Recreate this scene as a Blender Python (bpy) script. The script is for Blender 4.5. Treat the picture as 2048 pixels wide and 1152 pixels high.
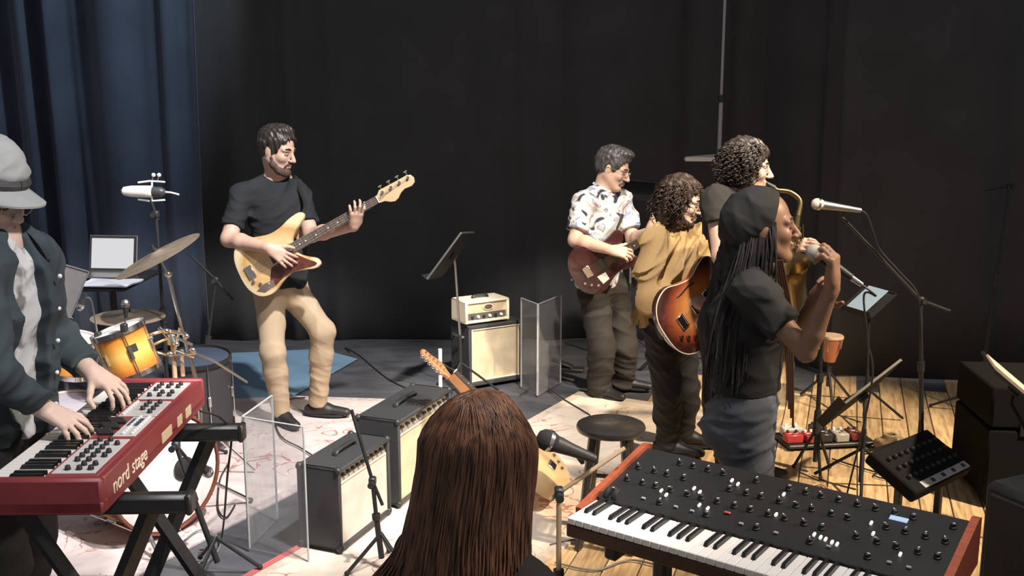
import bpy, math, random
import numpy as np
from mathutils import Vector, Matrix, Euler

# ---------------------------------------------------------------- clean
for o in list(bpy.data.objects):
    bpy.data.objects.remove(o)
scene = bpy.context.scene
COL = scene.collection
R = math.radians

# ---------------------------------------------------------------- camera
PITCH, FPX, CAMH = R(10.65), 2000.0, 1.95
cam = bpy.data.cameras.new('camera')
cam.sensor_width = 36.0
cam.lens = 36.0 * FPX / 2048.0
camo = bpy.data.objects.new('camera', cam)
COL.objects.link(camo)
camo.location = (0, 0, CAMH)
camo.rotation_euler = (R(90) - PITCH, 0, 0)
scene.camera = camo

# ---------------------------------------------------------------- world, exposure
world = bpy.data.worlds.new('world')
scene.world = world
world.use_nodes = True
world.node_tree.nodes['Background'].inputs[0].default_value = (0.95, 0.95, 1.0, 1)
world.node_tree.nodes['Background'].inputs[1].default_value = 0.24
vs = scene.view_settings
vs.view_transform = 'Standard'
vs.look = 'None'
vs.gamma = 1.0
vs.use_curve_mapping = False
vs.exposure = 0.0

# ---------------------------------------------------------------- stage lamps
def spot(name, loc, target, power, color, angle, blend=0.6, radius=0.12):
    l = bpy.data.lights.new(name, 'SPOT')
    l.energy = power
    l.color = color
    l.spot_size = R(angle)
    l.spot_blend = blend
    l.shadow_soft_size = radius
    o = bpy.data.objects.new(name, l)
    COL.objects.link(o)
    o.location = loc
    o.rotation_euler = (Vector(target) - Vector(loc)).to_track_quat('-Z', 'Y').to_euler()
    return o

spot('stage_spot_white', (1.2, 2.2, 5.9), (-1.45, 5.35, 0.65), 3100, (1.0, 0.97, 0.96), 34, 0.45)
spot('stage_spot_front', (1.3, 1.7, 4.4), (-1.3, 3.75, 0.45), 760, (1.0, 0.96, 0.95), 48, 0.6)
spot('stage_spot_amber', (4.1, 2.7, 5.0), (1.40, 5.25, 0.4), 2750, (1.0, 0.83, 0.60), 35, 0.5)
spot('stage_spot_singer', (4.3, 2.4, 3.6), (0.85, 3.3, 1.35), 900, (1.0, 0.82, 0.60), 26, 0.6)
spot('stage_spot_keys', (1.6, 2.2, 4.8), (0.55, 2.45, 0.8), 520, (1.0, 0.90, 0.80), 40, 0.6)
spot('stage_spot_guitar', (0.9, 2.2, 5.6), (0.62, 6.0, 0.75), 2300, (1.0, 0.92, 0.83), 25, 0.5)
spot('stage_spot_blue', (-0.9, 6.2, 4.6), (-3.75, 7.6, 2.2), 330, (0.72, 0.86, 1.0), 50, 0.4)

# ---------------------------------------------------------------- pixel helpers (photo frame 2048 x 1152 -> places in the room)
def ray(x, y):
    a = (x - 1024) / FPX
    b = (y - 576) / FPX
    return Vector((a, math.cos(PITCH) - b * math.sin(PITCH), -math.sin(PITCH) - b * math.cos(PITCH)))

def W(x, y, Y):
    v = ray(x, y)
    t = Y / v.y
    return Vector((v.x * t, Y, CAMH + v.z * t))

def F(x, y, Z=0.0):
    v = ray(x, y)
    t = (Z - CAMH) / v.z
    return Vector((v.x * t, v.y * t, Z))

# ---------------------------------------------------------------- materials
MATS = {}
def mat(name, color, rough=0.6, metal=0.0, spec=0.5, noise=0.0, nscale=20.0, bump=0.0, bscale=60.0, coat=0.0,
        alpha=1.0, color2=None, stretch=None, emit=None, sheen=0.0):
    if name in MATS:
        return MATS[name]
    m = bpy.data.materials.new(name)
    m.use_nodes = True
    nt = m.node_tree
    b = nt.nodes['Principled BSDF']
    b.inputs['Base Color'].default_value = (*color, 1)
    b.inputs['Roughness'].default_value = rough
    b.inputs['Metallic'].default_value = metal
    b.inputs['Specular IOR Level'].default_value = spec
    b.inputs['Coat Weight'].default_value = coat
    b.inputs['Sheen Weight'].default_value = sheen
    if emit:
        b.inputs['Emission Color'].default_value = (*emit[:3], 1)
        b.inputs['Emission Strength'].default_value = emit[3]
    tc = nt.nodes.new('ShaderNodeTexCoord')
    src = tc.outputs['Object']
    if stretch:
        mp = nt.nodes.new('ShaderNodeMapping')
        mp.inputs['Scale'].default_value = stretch
        nt.links.new(src, mp.inputs['Vector'])
        src = mp.outputs['Vector']
    if noise > 0 or color2:
        n = nt.nodes.new('ShaderNodeTexNoise')
        n.inputs['Scale'].default_value = nscale
        n.inputs['Detail'].default_value = 5
        nt.links.new(src, n.inputs['Vector'])
        r = nt.nodes.new('ShaderNodeValToRGB')
        c2 = color2 if color2 else tuple(max(0, c * (1 - noise)) for c in color)
        r.color_ramp.elements[0].position = 0.32
        r.color_ramp.elements[1].position = 0.68
        r.color_ramp.elements[0].color = (*c2, 1)
        r.color_ramp.elements[1].color = (*color, 1)
        nt.links.new(n.outputs['Fac'], r.inputs['Fac'])
        nt.links.new(r.outputs['Color'], b.inputs['Base Color'])
    if bump > 0:
        n2 = nt.nodes.new('ShaderNodeTexNoise')
        n2.inputs['Scale'].default_value = bscale
        n2.inputs['Detail'].default_value = 4
        nt.links.new(src, n2.inputs['Vector'])
        bp = nt.nodes.new('ShaderNodeBump')
        bp.inputs['Strength'].default_value = bump
        bp.inputs['Distance'].default_value = 0.01
        nt.links.new(n2.outputs['Fac'], bp.inputs['Height'])
        nt.links.new(bp.outputs['Normal'], b.inputs['Normal'])
    MATS[name] = m
    return m

def ramp_mat(name, stops, axis_fn, rough=0.4, coat=0.3):
    """colour by a distance computed from object coordinates (sunburst finishes)"""
    if name in MATS:
        return MATS[name]
    m = bpy.data.materials.new(name)
    m.use_nodes = True
    nt = m.node_tree
    b = nt.nodes['Principled BSDF']
    b.inputs['Roughness'].default_value = rough
    b.inputs['Coat Weight'].default_value = coat
    tc = nt.nodes.new('ShaderNodeTexCoord')
    fac = axis_fn(nt, tc.outputs['Object'])
    r = nt.nodes.new('ShaderNodeValToRGB')
    els = r.color_ramp.elements
    els[0].position, els[0].color = stops[0][0], (*stops[0][1], 1)
    els[1].position, els[1].color = stops[-1][0], (*stops[-1][1], 1)
    for p_, c_ in stops[1:-1]:
        e = els.new(p_)
        e.color = (*c_, 1)
    n = nt.nodes.new('ShaderNodeTexNoise')
    n.inputs['Scale'].default_value = 14
    mx = nt.nodes.new('ShaderNodeMath')
    mx.operation = 'MULTIPLY_ADD'
    nt.links.new(n.outputs['Fac'], mx.inputs[0])
    mx.inputs[1].default_value = 0.12
    nt.links.new(fac, mx.inputs[2])
    nt.links.new(mx.outputs[0], r.inputs['Fac'])
    nt.links.new(r.outputs['Color'], b.inputs['Base Color'])
    MATS[name] = m
    return m

def radial(scale, offset=(0, 0, 0)):
    def fn(nt, src):
        mp = nt.nodes.new('ShaderNodeMapping')
        mp.inputs['Location'].default_value = offset
        mp.inputs['Scale'].default_value = scale
        nt.links.new(src, mp.inputs['Vector'])
        g = nt.nodes.new('ShaderNodeVectorMath')
        g.operation = 'LENGTH'
        nt.links.new(mp.outputs['Vector'], g.inputs[0])
        return g.outputs['Value']
    return fn

def glass_mat():
    m = bpy.data.materials.new('clear_acrylic')
    m.use_nodes = True
    nt = m.node_tree
    b = nt.nodes['Principled BSDF']
    b.inputs['Base Color'].default_value = (0.38, 0.38, 0.38, 1)
    b.inputs['Roughness'].default_value = 0.06
    tr = nt.nodes.new('ShaderNodeBsdfTransparent')
    mix = nt.nodes.new('ShaderNodeMixShader')
    n = nt.nodes.new('ShaderNodeTexNoise')
    n.inputs['Scale'].default_value = 6
    mr = nt.nodes.new('ShaderNodeMapRange')
    mr.inputs['To Min'].default_value = 0.78
    mr.inputs['To Max'].default_value = 0.90
    nt.links.new(n.outputs['Fac'], mr.inputs['Value'])
    nt.links.new(mr.outputs[0], mix.inputs[0])
    nt.links.new(b.outputs[0], mix.inputs[1])
    nt.links.new(tr.outputs[0], mix.inputs[2])
    nt.links.new(mix.outputs[0], nt.nodes['Material Output'].inputs['Surface'])
    return m

M_ACRYL = glass_mat()
M_BLK = mat('black_metal', (0.030, 0.030, 0.031), 0.42, 0.2, noise=0.3, nscale=30)
M_BLKP = mat('black_plastic', (0.028, 0.028, 0.029), 0.5, noise=0.3, nscale=40)
M_TOLEX = mat('black_tolex', (0.035, 0.035, 0.037), 0.55, bump=0.5, bscale=400)
M_CHROME = mat('chrome', (0.75, 0.74, 0.72), 0.22, 1.0)
M_STEEL = mat('dull_steel', (0.45, 0.44, 0.42), 0.38, 1.0)
M_BRASS = mat('brass', (0.30, 0.21, 0.10), 0.34, 1.0, noise=0.3, nscale=12)
M_CYMBAL = mat('cymbal_bronze', (0.46, 0.36, 0.27), 0.40, 0.55, noise=0.25, nscale=18)
M_WHITE = mat('white_plastic', (0.82, 0.80, 0.78), 0.35)
M_CREAM = mat('cream_tolex', (0.78, 0.68, 0.50), 0.6, bump=0.4, bscale=300, noise=0.08)
M_GRILLE = mat('cream_grille_cloth', (0.70, 0.56, 0.37), 0.9, bump=0.5, bscale=500, noise=0.25, nscale=9)
M_GRILLE2 = mat('pale_grille_cloth', (0.72, 0.64, 0.54), 0.9, bump=0.5, bscale=500, noise=0.22, nscale=7)
M_RED = mat('red_lacquer', (0.23, 0.034, 0.038), 0.5, noise=0.12, nscale=8, coat=0.05)
M_REDWOOD = mat('red_brown_wood', (0.42, 0.11, 0.05), 0.45, color2=(0.28, 0.06, 0.03), nscale=8, stretch=(2, 30, 30))
M_RUBBER = mat('black_rubber', (0.018, 0.018, 0.018), 0.8)
M_CABLE = mat('black_cable', (0.018, 0.018, 0.019), 0.6)
M_PAPER = mat('white_paper', (0.50, 0.53, 0.60), 0.8, noise=0.08, nscale=5)
M_STAND = mat('matt_black_stand', (0.020, 0.020, 0.021), 0.75, spec=0.25, noise=0.2)
M_BLUEPAPER = mat('pale_blue_paper', (0.26, 0.36, 0.48), 0.8, noise=0.06, nscale=5)

# ---------------------------------------------------------------- object helpers
def link(o):
    COL.objects.link(o)
    return o

def tag(o, label=None, cat=None, group=None, kind=None):
    if label: o['label'] = label
    if cat: o['category'] = cat
    if group: o['group'] = group
    if kind: o['kind'] = kind
    return o

def thing(name, label, cat, loc=(0, 0, 0), rot=None, group=None):
    o = bpy.data.objects.new(name, None)
    o.empty_display_size = 0.1
    link(o)
    o.location = loc
    if rot is not None:
        if isinstance(rot, Matrix):
            o.rotation_euler = rot.to_3x3().to_euler()
        else:
            o.rotation_euler = rot
    return tag(o, label, cat, group)

def obj(name, verts, faces, m, parent=None, smooth=False):
    me = bpy.data.meshes.new(name)
    if isinstance(verts, np.ndarray):
        verts = verts.tolist()
    if isinstance(faces, np.ndarray):
        faces = faces.tolist()
    me.from_pydata(verts, [], faces)
    if m is not None:
        me.materials.append(m)
    if smooth:
        me.polygons.foreach_set('use_smooth', np.ones(len(me.polygons), dtype=bool))
    me.update()
    o = bpy.data.objects.new(name, me)
    link(o)
    if parent is not None:
        o.parent = parent
    return o

def copy_tree(o, parent=None):
    c = o.copy()
    link(c)
    c.parent = parent
    for ch in list(o.children):
        copy_tree(ch, c)
    return c

def frame(xdir, zdir, loc=(0, 0, 0)):
    """matrix with local x along xdir, local z as near zdir as possible"""
    x = Vector(xdir).normalized()
    z = Vector(zdir)
    z = (z - x * z.dot(x)).normalized()
    y = z.cross(x)
    m = Matrix((x, y, z)).transposed().to_4x4()
    m.translation = Vector(loc)
    return m

class MB:
    """collects simple solids into one mesh; off is subtracted (world -> local of the parent)"""
    def __init__(self, off=(0, 0, 0)):
        self.v, self.f = [], []
        self.off = Vector(off)
    def add(self, vs, fs):
        b = len(self.v)
        self.v += [tuple(Vector(v) - self.off) for v in vs]
        self.f += [tuple(i + b for i in f) for f in fs]
        return self
    def box(self, c, s, rot=None, bev=0.0):
        hx, hy, hz = (q / 2 for q in s)
        b = min(bev, hx * .9, hy * .9, hz * .9)
        M = rot.to_3x3() if rot is not None else Matrix.Identity(3)
        c = Vector(c)
        if b <= 0:
            vs = [c + M @ Vector((sx * hx, sy * hy, sz * hz)) for sx in (-1, 1) for sy in (-1, 1) for sz in (-1, 1)]
            fs = [(0, 1, 3, 2), (4, 6, 7, 5), (0, 4, 5, 1), (2, 3, 7, 6), (0, 2, 6, 4), (1, 5, 7, 3)]
            return self.add(vs, fs)
        vs, idx = [], {}
        for sx in (-1, 1):
            for sy in (-1, 1):
                for sz in (-1, 1):
                    for a in range(3):
                        d = [hx - b, hy - b, hz - b]
                        d[a] += b
                        idx[(sx, sy, sz, a)] = len(vs)
                        vs.append(c + M @ Vector((sx * d[0], sy * d[1], sz * d[2])))
        fs = []
        order = [(-1, -1), (1, -1), (1, 1), (-1, 1)]
        def key(a, s, u, v):
            k = [0, 0, 0]
            k[a] = s
            k[(a + 1) % 3] = u
            k[(a + 2) % 3] = v
            return tuple(k)
        for a in range(3):
            for s in (-1, 1):
                q = [idx[key(a, s, u, v) + (a,)] for u, v in order]
                fs.append(tuple(q if s > 0 else q[::-1]))
        for a in range(3):          # edges parallel to axis a
            a1, a2 = (a + 1) % 3, (a + 2) % 3
            for u in (-1, 1):
                for v in (-1, 1):
                    def kk(t):
                        k = [0, 0, 0]
                        k[a] = t; k[a1] = u; k[a2] = v
                        return tuple(k)
                    q = [idx[kk(-1) + (a1,)], idx[kk(1) + (a1,)], idx[kk(1) + (a2,)], idx[kk(-1) + (a2,)]]
                    fs.append(tuple(q if u * v < 0 else q[::-1]))
        for sx in (-1, 1):
            for sy in (-1, 1):
                for sz in (-1, 1):
                    q = [idx[(sx, sy, sz, a)] for a in range(3)]
                    fs.append(tuple(q if sx * sy * sz > 0 else q[::-1]))
        return self.add(vs, fs)
    def tube(self, pts, r, n=8, cap=True, flat=None):
        """tube along points; r a number or one per point; flat=(axis, factor) squashes the section"""
        pts = [Vector(p) for p in pts]
        if not hasattr(r, '__len__'):
            r = [r] * len(pts)
        vs, fs = [], []
        prev = None
        for i, p in enumerate(pts):
            t = (pts[min(i + 1, len(pts) - 1)] - pts[max(i - 1, 0)])
            if t.length < 1e-9: t = Vector((0, 0, 1))
            t.normalize()
            if flat is not None:
                u = Vector(flat[0]); u = u - t * u.dot(t)
                u = u.normalized() if u.length > 1e-5 else t.orthogonal().normalized()
            elif prev is None:
                u = t.orthogonal().normalized()
            else:
                u = prev - t * prev.dot(t)
                u = u.normalized() if u.length > 1e-6 else t.orthogonal().normalized()
            prev = u
            w = t.cross(u)
            k = flat[1] if flat is not None else 1.0
            for j in range(n):
                a = 2 * math.pi * j / n
                vs.append(p + (u * math.cos(a) * k + w * math.sin(a)) * r[i])
        for i in range(len(pts) - 1):
            for j in range(n):
                a, b = i * n + j, i * n + (j + 1) % n
                fs.append((a, b, b + n, a + n))
        if cap:
            fs.append(tuple(range(n))[::-1])
            fs.append(tuple((len(pts) - 1) * n + j for j in range(n)))
        return self.add(vs, fs)
    def cyl(self, a, b, r0, r1=None, n=16):
        return self.tube([a, b], [r0, r0 if r1 is None else r1], n)
    def lathe(self, prof, M=None, n=32, close=False):
        """prof: list of (radius, height) about local z of M"""
        M = M if M is not None else Matrix.Identity(4)
        vs, fs = [], []
        for r, z in prof:
            for j in range(n):
                a = 2 * math.pi * j / n
                vs.append(M @ Vector((r * math.cos(a), r * math.sin(a), z)))
        k = len(prof)
        for i in range(k if close else k - 1):
            for j in range(n):
                a, b = i * n + j, i * n + (j + 1) % n
                c = ((i + 1) % k) * n
                fs.append((a, b, c + (j + 1) % n, c + j))
        if not close:
            if prof[0][0] > 1e-6: fs.append(tuple(range(n))[::-1])
            if prof[-1][0] > 1e-6: fs.append(tuple((k - 1) * n + j for j in range(n)))
        return self.add(vs, fs)
    def prism(self, outline, z0, z1, M=None, bev=0.0):
        """closed 2D outline (counter-clockwise) extruded z0..z1, edges rounded by bev"""
        M = M if M is not None else Matrix.Identity(4)
        n = len(outline)
        O = [Vector((p[0], p[1])) for p in outline]
        def inset(d):
            res = []
            for i in range(n):
                t = (O[(i + 1) % n] - O[i - 1])
                t = t.normalized() if t.length > 1e-9 else Vector((1, 0))
                nn = Vector((-t.y, t.x))
                res.append(O[i] + nn * d)
            return res
        if bev > 0:
            rings = [(inset(bev), z0), (inset(bev * .3), z0 + bev * .3), (O, z0 + bev), (O, z1 - bev), (inset(bev * .3), z1 - bev * .3), (inset(bev), z1)]
        else:
            rings = [(O, z0), (O, z1)]
        vs, fs = [], []
        for ring, z in rings:
            vs += [M @ Vector((p.x, p.y, z)) for p in ring]
        for i in range(len(rings) - 1):
            for j in range(n):
                a, b = i * n + j, i * n + (j + 1) % n
                fs.append((a, b, b + n, a + n))
        fs.append(tuple(range(n))[::-1])
        fs.append(tuple((len(rings) - 1) * n + j for j in range(n)))
        return self.add(vs, fs)
    def sphere(self, c, r, n=14, k=9, M=None):
        if not hasattr(r, '__len__'): r = (r, r, r)
        M = M.to_3x3() if M is not None else Matrix.Identity(3)
        c = Vector(c)
        vs, fs = [], []
        for i in range(k + 1):
            th = math.pi * i / k
            for j in range(n):
                a = 2 * math.pi * j / n
                vs.append(c + M @ Vector((r[0] * math.sin(th) * math.cos(a), r[1] * math.sin(th) * math.sin(a), r[2] * math.cos(th))))
        for i in range(k):
            for j in range(n):
                a, b = i * n + j, i * n + (j + 1) % n
                if i == 0: fs.append((a, a + n, b + n))
                elif i == k - 1: fs.append((a, a + n, b))
                else: fs.append((a, a + n, b + n, b))
        return self.add(vs, fs)
    def build(self, name, m, parent=None, smooth=False):
        o = obj(name, self.v, self.f, m, parent)
        if smooth:
            me = o.data
            me.polygons.foreach_set('use_smooth', np.ones(len(me.polygons), dtype=bool))
            try:
                me.set_sharp_from_angle(angle=R(38))
            except Exception:
                pass
        return o

def catmull(pts, per=8, closed=False):
    P = [Vector(p) for p in pts]
    n = len(P)
    out = []
    rng = range(n) if closed else range(n - 1)
    for i in rng:
        if closed:
            p0, p1, p2, p3 = P[i - 1], P[i], P[(i + 1) % n], P[(i + 2) % n]
        else:
            p0, p1, p2, p3 = P[max(i - 1, 0)], P[i], P[i + 1], P[min(i + 2, n - 1)]
        for k in range(per):
            t = k / per
            out.append(0.5 * ((2 * p1) + (p2 - p0) * t + (2 * p0 - 5 * p1 + 4 * p2 - p3) * t * t + (3 * p1 - p0 - 3 * p2 + p3) * t ** 3))
    if not closed:
        out.append(P[-1])
    return out

# ---------------------------------------------------------------- implicit surfaces (bodies, clothes)
def V3(p):
    return np.array((p[0], p[1], p[2]), dtype=np.float32)

class Sdf:
    def __init__(self, h=0.006):
        self.h = h
        self.ops = []
    def cone(self, a, b, ra, rb=None, k=0.02, flat=None, sub=False):
        a, b = V3(a), V3(b)
        rb = ra if rb is None else rb
        m = max(ra, rb) * (max(1.0, flat[1]) if flat else 1.0)
        lo, hi = np.minimum(a, b) - m, np.maximum(a, b) + m
        self.ops.append(('s' if sub else 'a', 'c', (a, b, ra, rb, (V3(flat[0]) / np.linalg.norm(V3(flat[0])), flat[1]) if flat else None), k, lo, hi))
        return self
    def chain(self, pts, rs, k=0.02, flat=None):
        for i in range(len(pts) - 1):
            self.cone(pts[i], pts[i + 1], rs[i], rs[i + 1], k, flat)
        return self
    def ell(self, c, r, M=None, k=0.02, sub=False):
        c = V3(c)
        r = np.array(r if hasattr(r, '__len__') else (r, r, r), dtype=np.float32)
        A = np.array(M.to_3x3() if M is not None else Matrix.Identity(3), dtype=np.float32)
        ext = np.sqrt(((A * r[None, :]) ** 2).sum(1))
        self.ops.append(('s' if sub else 'a', 'e', (c, r, A), k, c - ext, c + ext))
        return self
    def cut(self, p, n, region, k=0.0):
        """remove what lies on the +n side of p, within a sphere of radius region"""
        p = V3(p); n = V3(n); n = n / np.linalg.norm(n)
        self.ops.append(('x', 'p', (p, n, region), k, p - region, p + region))
        return self
    def dist(self, op, X, Y, Z):
        kind, q = op[1], op[2]
        if kind == 'c':
            a, b, ra, rb, flat = q
            ba = b - a
            L = max(float(ba @ ba), 1e-9)
            px, py, pz = X - a[0], Y - a[1], Z - a[2]
            t = np.clip((px * ba[0] + py * ba[1] + pz * ba[2]) / L, 0, 1)
            px = px - t * ba[0]; py = py - t * ba[1]; pz = pz - t * ba[2]
            if flat is not None:
                n, s = flat
                c = (px * n[0] + py * n[1] + pz * n[2]) * (1.0 / s - 1.0)
                px = px + c * n[0]; py = py + c * n[1]; pz = pz + c * n[2]
                sc = min(1.0, s)
                return (np.sqrt(px * px + py * py + pz * pz) - (ra + (rb - ra) * t)) * (0.5 + 0.5 * sc)
            return np.sqrt(px * px + py * py + pz * pz) - (ra + (rb - ra) * t)
        if kind == 'e':
            c, r, A = q
            px, py, pz = X - c[0], Y - c[1], Z - c[2]
            u = (px * A[0, 0] + py * A[1, 0] + pz * A[2, 0]) / r[0]
            v = (px * A[0, 1] + py * A[1, 1] + pz * A[2, 1]) / r[1]
            w = (px * A[0, 2] + py * A[1, 2] + pz * A[2, 2]) / r[2]
            l = np.sqrt(u * u + v * v + w * w) + 1e-6
            g = np.sqrt((u / r[0]) ** 2 + (v / r[1]) ** 2 + (w / r[2]) ** 2) + 1e-6
            return l * (l - 1) / g
        p, n, reg = q
        d = (X - p[0]) * n[0] + (Y - p[1]) * n[1] + (Z - p[2]) * n[2]
        far = np.sqrt((X - p[0]) ** 2 + (Y - p[1]) ** 2 + (Z - p[2]) ** 2) > reg
        return np.where(far, np.float32(-9), d)
    def mesh(self, disp=None):
        h = self.h
        lo = np.min([o[4] for o in self.ops if o[0] == 'a'], axis=0) - 3 * h - 0.03
        hi = np.max([o[5] for o in self.ops if o[0] == 'a'], axis=0) + 3 * h + 0.03
        N = np.ceil((hi - lo) / h).astype(int) + 1
        D = np.full(N, 1.0, dtype=np.float32)
        ax = [lo[i] + h * np.arange(N[i], dtype=np.float32) for i in range(3)]
        for op in self.ops:
            mode, k = op[0], op[3]
            mrg = max(k, 0.0) + 3 * h
            i0 = np.clip(np.floor((op[4] - mrg - lo) / h).astype(int), 0, N)
            i1 = np.clip(np.ceil((op[5] + mrg - lo) / h).astype(int) + 1, 0, N)
            if (i1 <= i0).any():
                continue
            sl = tuple(slice(i0[j], i1[j]) for j in range(3))
            X = ax[0][sl[0]][:, None, None]; Y = ax[1][sl[1]][None, :, None]; Z = ax[2][sl[2]][None, None, :]
            d = self.dist(op, X, Y, Z)
            S = D[sl]
            if mode == 'a':
                if k > 0:
                    hh = np.maximum(k - np.abs(S - d), 0) / k
                    D[sl] = np.minimum(S, d) - hh * hh * k * 0.25
                else:
                    D[sl] = np.minimum(S, d)
            elif mode == 's':
                d = -d
                if k > 0:
                    hh = np.maximum(k - np.abs(S - d), 0) / k
                    D[sl] = np.maximum(S, d) + hh * hh * k * 0.25
                else:
                    D[sl] = np.maximum(S, d)
            else:
                D[sl] = np.maximum(S, d)
        if disp is not None:
            near = np.abs(D) < 4 * h + 0.03
            I = np.nonzero(near)
            D[I] += disp(ax[0][I[0]], ax[1][I[1]], ax[2][I[2]]).astype(np.float32)
        D[0] = D[-1] = 1; D[:, 0] = D[:, -1] = 1; D[:, :, 0] = D[:, :, -1] = 1
        return nets(D, lo, h)
    def build(self, name, m, parent, off, disp=None):
        v, f = self.mesh(disp)
        return obj(name, v - np.array(off), f, m, parent, smooth=True)

def nets(D, lo, h):
    ins = D < 0
    c = ins[:-1, :-1, :-1].astype(np.int8)
    s = np.zeros(c.shape, dtype=np.int8)
    for i in (0, 1):
        for j in (0, 1):
            for k in (0, 1):
                s += ins[i:ins.shape[0] - 1 + i, j:ins.shape[1] - 1 + j, k:ins.shape[2] - 1 + k]
    act = np.argwhere((s > 0) & (s < 8))
    vid = np.full(c.shape, -1, dtype=np.int32)
    vid[act[:, 0], act[:, 1], act[:, 2]] = np.arange(len(act))
    acc = np.zeros((len(act), 3)); cnt = np.zeros(len(act))
    cor = [(i, j, k) for i in (0, 1) for j in (0, 1) for k in (0, 1)]
    val = {q: D[act[:, 0] + q[0], act[:, 1] + q[1], act[:, 2] + q[2]] for q in cor}
    for q in cor:
        for a in range(3):
            if q[a] == 0:
                q2 = list(q); q2[a] = 1; q2 = tuple(q2)
                d0, d1 = val[q], val[q2]
                mk = (d0 < 0) != (d1 < 0)
                t = np.where(mk, d0 / np.where(mk, d0 - d1, 1), 0)
                pt = np.tile(np.array(q, dtype=float), (len(act), 1))
                pt[:, a] += t
                acc[mk] += pt[mk]; cnt[mk] += 1
    v = (act + acc / np.maximum(cnt, 1)[:, None]) * h + lo
    faces = []
    for a in range(3):
        sl0 = [slice(None)] * 3; sl1 = [slice(None)] * 3
        sl0[a] = slice(0, -1); sl1[a] = slice(1, None)
        ch = ins[tuple(sl0)] != ins[tuple(sl1)]
        E = np.argwhere(ch)
        b, d = (a + 1) % 3, (a + 2) % 3
        E = E[(E[:, b] > 0) & (E[:, d] > 0)]
        def g(ob, od):
            Q = E.copy(); Q[:, b] -= ob; Q[:, d] -= od
            return vid[Q[:, 0], Q[:, 1], Q[:, 2]]
        q = np.stack([g(1, 1), g(0, 1), g(0, 0), g(1, 0)], 1)
        fl = ~ins[E[:, 0], E[:, 1], E[:, 2]]
        q[fl] = q[fl][:, ::-1]
        faces.append(q)
    return v, np.concatenate(faces)

def folds(amp, scale, seed=0, direction=(0, 0, 1), stretch=3.0):
    """soft cloth creases, mostly running across `direction`"""
    rs = np.random.RandomState(seed)
    d = np.array(direction, dtype=float); d /= np.linalg.norm(d)
    ks = []
    for i in range(5):
        w = rs.randn(3); w -= d * (w @ d); w /= np.linalg.norm(w)
        ks.append((d * rs.uniform(.6, 1.4) * scale * stretch / 2 + w * scale * rs.uniform(.4, 1.2), rs.uniform(0, 6.28)))
    def fn(x, y, z):
        t = 0
        wv = np.sin(x * scale * .7 + 1.3 + seed) + np.sin(z * scale * .5 + seed * 2.1) + np.sin(y * scale * .8)
        for k, ph in ks:
            s = np.sin(x * k[0] + y * k[1] + z * k[2] + ph + 1.2 * wv)
            t = t + (1 - np.abs(s)) ** 2 - 0.33
        return -amp * t * 0.5
    return fn
# ================================================================ THE SETTING
rnd = random.Random(7)
M_FLOOR = mat('dark_vinyl_floor', (0.085, 0.087, 0.097), 0.5, color2=(0.05, 0.051, 0.058), nscale=3.5, bump=0.15, bscale=30, stretch=(1, 2.5, 1))
floor = MB().box((0.2, 4.1, -0.05), (10.8, 8.6, 0.1)).build('floor', M_FLOOR)
tag(floor, 'dark grey stage floor with wooden boards on its right side', None, kind='structure')

def plank_material():
    m = bpy.data.materials.new('stage_boards')
    m.use_nodes = True
    nt = m.node_tree
    b = nt.nodes['Principled BSDF']
    b.inputs['Roughness'].default_value = 0.45
    oi = nt.nodes.new('ShaderNodeObjectInfo')
    tc = nt.nodes.new('ShaderNodeTexCoord')
    mp = nt.nodes.new('ShaderNodeMapping')
    mp.inputs['Scale'].default_value = (3, 30, 30)
    ad = nt.nodes.new('ShaderNodeVectorMath')
    ad.operation = 'ADD'
    nt.links.new(tc.outputs['Object'], mp.inputs['Vector'])
    nt.links.new(mp.outputs['Vector'], ad.inputs[0])
    nt.links.new(oi.outputs['Location'], ad.inputs[1])
    n = nt.nodes.new('ShaderNodeTexNoise')
    n.inputs['Scale'].default_value = 2.0
    n.inputs['Detail'].default_value = 6
    nt.links.new(ad.outputs[0], n.inputs['Vector'])
    r = nt.nodes.new('ShaderNodeValToRGB')
    r.color_ramp.elements[0].position, r.color_ramp.elements[0].color = 0.3, (0.36, 0.21, 0.10, 1)
    r.color_ramp.elements[1].position, r.color_ramp.elements[1].color = 0.62, (0.66, 0.46, 0.25, 1)
    nt.links.new(n.outputs['Fac'], r.inputs['Fac'])
    hs = nt.nodes.new('ShaderNodeHueSaturation')
    mr = nt.nodes.new('ShaderNodeMapRange')
    mr.inputs['To Min'].default_value = 0.72
    mr.inputs['To Max'].default_value = 1.2
    nt.links.new(oi.outputs['Random'], mr.inputs['Value'])
    nt.links.new(mr.outputs[0], hs.inputs['Value'])
    nt.links.new(r.outputs['Color'], hs.inputs['Color'])
    nt.links.new(hs.outputs['Color'], b.inputs['Base Color'])
    return m
M_PLANK = plank_material()

pd = Vector((0.32, 0.947, 0)).normalized()
pn = Vector((pd.y, -pd.x, 0))
PW, PL = 0.145, 1.25
plank_proto = None
ang = math.atan2(pd.y, pd.x)
for i in range(-16, 26):
    for j in range(-1, 7):
        c = Vector((0.9, 1.6, 0)) + pn * (i * PW) + pd * ((j + (i * 0.37) % 1.0) * PL)
        if not (1.9 < c.y < 6.9 and c.x < 3.9):
            continue
        # only right of the seam where the boards begin
        seam = -0.45 + (c.y - 4.0) * 0.53
        if c.x < seam + 0.25:
            continue
        if plank_proto is None:
            o = MB().box((0, 0, 0), (PL - 0.006, PW - 0.006, 0.012), bev=0.003).build('plank', M_PLANK, floor)
            plank_proto = o
        else:
            o = plank_proto.copy()
            link(o)
            o.parent = floor
        o.location = (c.x, c.y, 0.002 + 0.0008 * rnd.random())
        o.rotation_euler = (0, 0, ang)

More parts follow.
